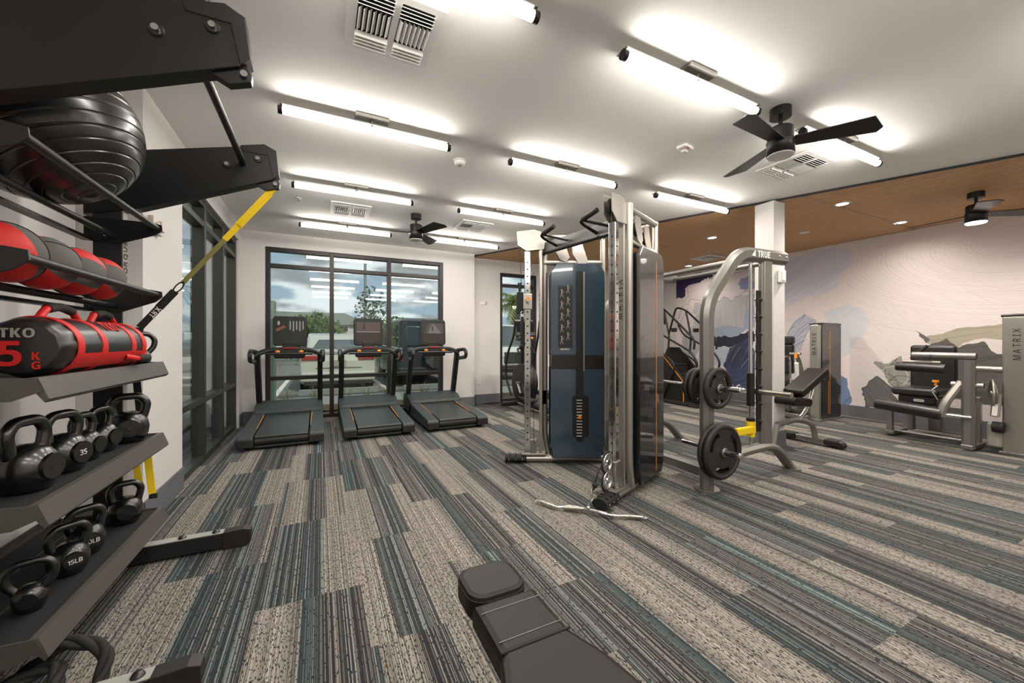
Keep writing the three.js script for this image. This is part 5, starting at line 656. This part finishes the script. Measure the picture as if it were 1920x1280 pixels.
{ const o = thing('palm_tree', 'tall palm tree behind the white utility vehicle', 'palm tree', [10.1, -0.03, -20]); part('trunk', cyl([0, 0, 0], [0.05, 3.4, 0], 0.3, 0.26, 16), M.bark, o); part('crown_shaft', cyl([0.05, 3.3, 0], [0.05, 3.55, 0], 0.27, 0.2, 14), M.straw, o);
  for (let k = 0; k < 26; k++) { const a = k * 2.4, t = 0.2 + (k % 5) * 0.24, pos = [], base = V(0.05, 3.5, 0), d = V(Math.cos(a), 0, Math.sin(a)); let p = base.clone(), v = d.clone().multiplyScalar(Math.cos(1.2 - t)).add(V(0, Math.sin(1.2 - t), 0)).multiplyScalar(0.16); const side = d.clone().cross(V(0, 1, 0)); for (let i = 0; i < 14; i++) { const q = p.clone().add(v), w = 0.34 * Math.sin(PI * (i + 1) / 15); for (const s of [-1, 1]) { const e = q.clone().addScaledVector(side, s * w).add(V(0, -0.14, 0)).addScaledVector(v, 0.9); for (const u of [p, q, e]) pos.push(u.x, u.y, u.z); } p = q; v.y -= 0.017; } const g = new THREE.BufferGeometry(); g.setAttribute('position', new THREE.Float32BufferAttribute(pos, 3)); g.computeVertexNormals(); part('frond', g, M.palm, o); } }
{ const o = thing('lamp_pole', 'tall grey lamp pole in the parking lot', 'lamp pole', [2.6, -0.03, -26.5]); part('base', cyl([0, 0, 0], [0, 0.6, 0], 0.25, 0.25, 20), M.concrete, o); part('pole', cyl([0, 0.6, 0], [0, 10.5, 0], 0.1, 0.07, 14), M.pole, o); part('lamp_head', [rbox2(-0.7, 0.7, 10.4, 10.52, -0.2, 0.2, 0.03)], M.pole, o); }
{ const o = thing('utility_cabinet', 'pale green stepped utility cabinet outside the wide window', 'cabinet', [-1.12, 0.0, -8.95]); part('tall_box', rbox2(-0.22, 0.12, 0, 2.15, -0.2, 0.2, 0.01), M.cab ??= std(0xa9b8ae, 0.7), o); part('short_box', rbox2(0.1, 0.3, 0, 2.07, -0.5, -0.1, 0.01), M.cab2 ??= std(0x8d9c92, 0.7), o); part('door_seam', box2(-0.06, -0.052, 0.1, 2.05, 0.199, 0.203), M.plastic, o); }
function house(label, at, w, d, hgt, roofH, floors, cols, wall) {
  const o = thing('apartment_house', label, 'house', at, 0, 'apartment houses beyond the parking lot'); part('wall', box2(-w / 2, w / 2, 0, hgt, -d, 0), wall, o); part('porch', [box2(-w / 2 + 1, -w / 2 + 5, 0, hgt * 0.85, 0, 1.6)], M.siding, o);
  const ro = 0.7, g = new THREE.BufferGeometry(), A = [-w / 2 - ro, hgt, ro], B = [w / 2 + ro, hgt, ro], C = [w / 2 + ro, hgt, -d - ro], D = [-w / 2 - ro, hgt, -d - ro], E = [-w / 2 + d * 0.45, hgt + roofH, -d / 2], F = [w / 2 - d * 0.45, hgt + roofH, -d / 2]; g.setAttribute('position', new THREE.Float32BufferAttribute([A, B, F, A, F, E, B, C, F, C, D, E, C, E, F, D, A, E, A, D, C, A, C, B].flat(), 3)); g.computeVertexNormals(); part('roof', g, M.roof, o);
  for (let f = 0; f < floors; f++) for (let c = 0; c < cols; c++) { const x = -w / 2 + (c + 0.5) * w / cols, y = 0.9 + f * (hgt / floors), win = part('window', box2(x - 0.7, x + 0.7, y, y + 1.4, -0.02, 0.06), M.white, o); part('window_pane', box2(x - 0.6, x + 0.6, y + 0.1, y + 1.3, 0.05, 0.08), M.carGlass, win); }
}
house('grey roofed apartment house behind the silver sedan', [-2, -0.03, -92], 24, 11, 4.9, 2.9, 2, 7, M.siding); house('wide grey roofed apartment house behind the dark utility vehicle', [27, -0.03, -95], 26, 11, 4.9, 2.4, 2, 8, M.sidingB); house('pale apartment house seen through the side window', [-27, -0.03, -24], 15, 10, 6, 2.5, 3, 6, M.siding);
solo('hedge', leaves(1800, [3.4, 0.5, -24], [5.5, 0.5, 0.6], 0.13), M.leaf, 'low green hedge along the far side of the parking lot', 'hedge').userData.kind = 'stuff';
for (let k = 0; k < 7; k++) { const x = [-0.55, -0.1, 0.42, 0.85, 1.2, 1.55, 1.95][k], z = -8.0 + 0.12 * (k % 3 - 1), o = thing('ornamental_grass', 'spiky ornamental grass clump in the mulch bed', 'grass clump', [x, 0.03, z], 0, 'grass clumps in the mulch bed'), gs = []; for (let i = 0; i < 26; i++) { const a = rr(0, 6.28), l = rr(0.18, 0.42), d = rr(0.1, 0.3), g = new THREE.BufferGeometry(), b = V(0.04 * Math.cos(a), 0, 0.04 * Math.sin(a)), m = V(d * 0.5 * Math.cos(a), l * 0.75, d * 0.5 * Math.sin(a)), e = V(d * Math.cos(a), l, d * Math.sin(a)), s = V(-Math.sin(a), 0, Math.cos(a)).multiplyScalar(0.006); const P = [b.clone().sub(s), b.clone().add(s), m.clone().add(s), b.clone().sub(s), m.clone().add(s), m.clone().sub(s), m.clone().sub(s), m.clone().add(s), e]; g.setAttribute('position', new THREE.Float32BufferAttribute(P.flatMap((v) => v.toArray()), 3)); g.computeVertexNormals(); gs.push(norm(g)); } const m = part('blades', gs, M.straw, o); m.userData.kind = 'stuff'; }
scene.traverse((o) => { if (o.isMesh) o.castShadow = o.receiveShadow = true; if (o.isSpotLight) o.castShadow = true; });
renderer.render(scene, camera);
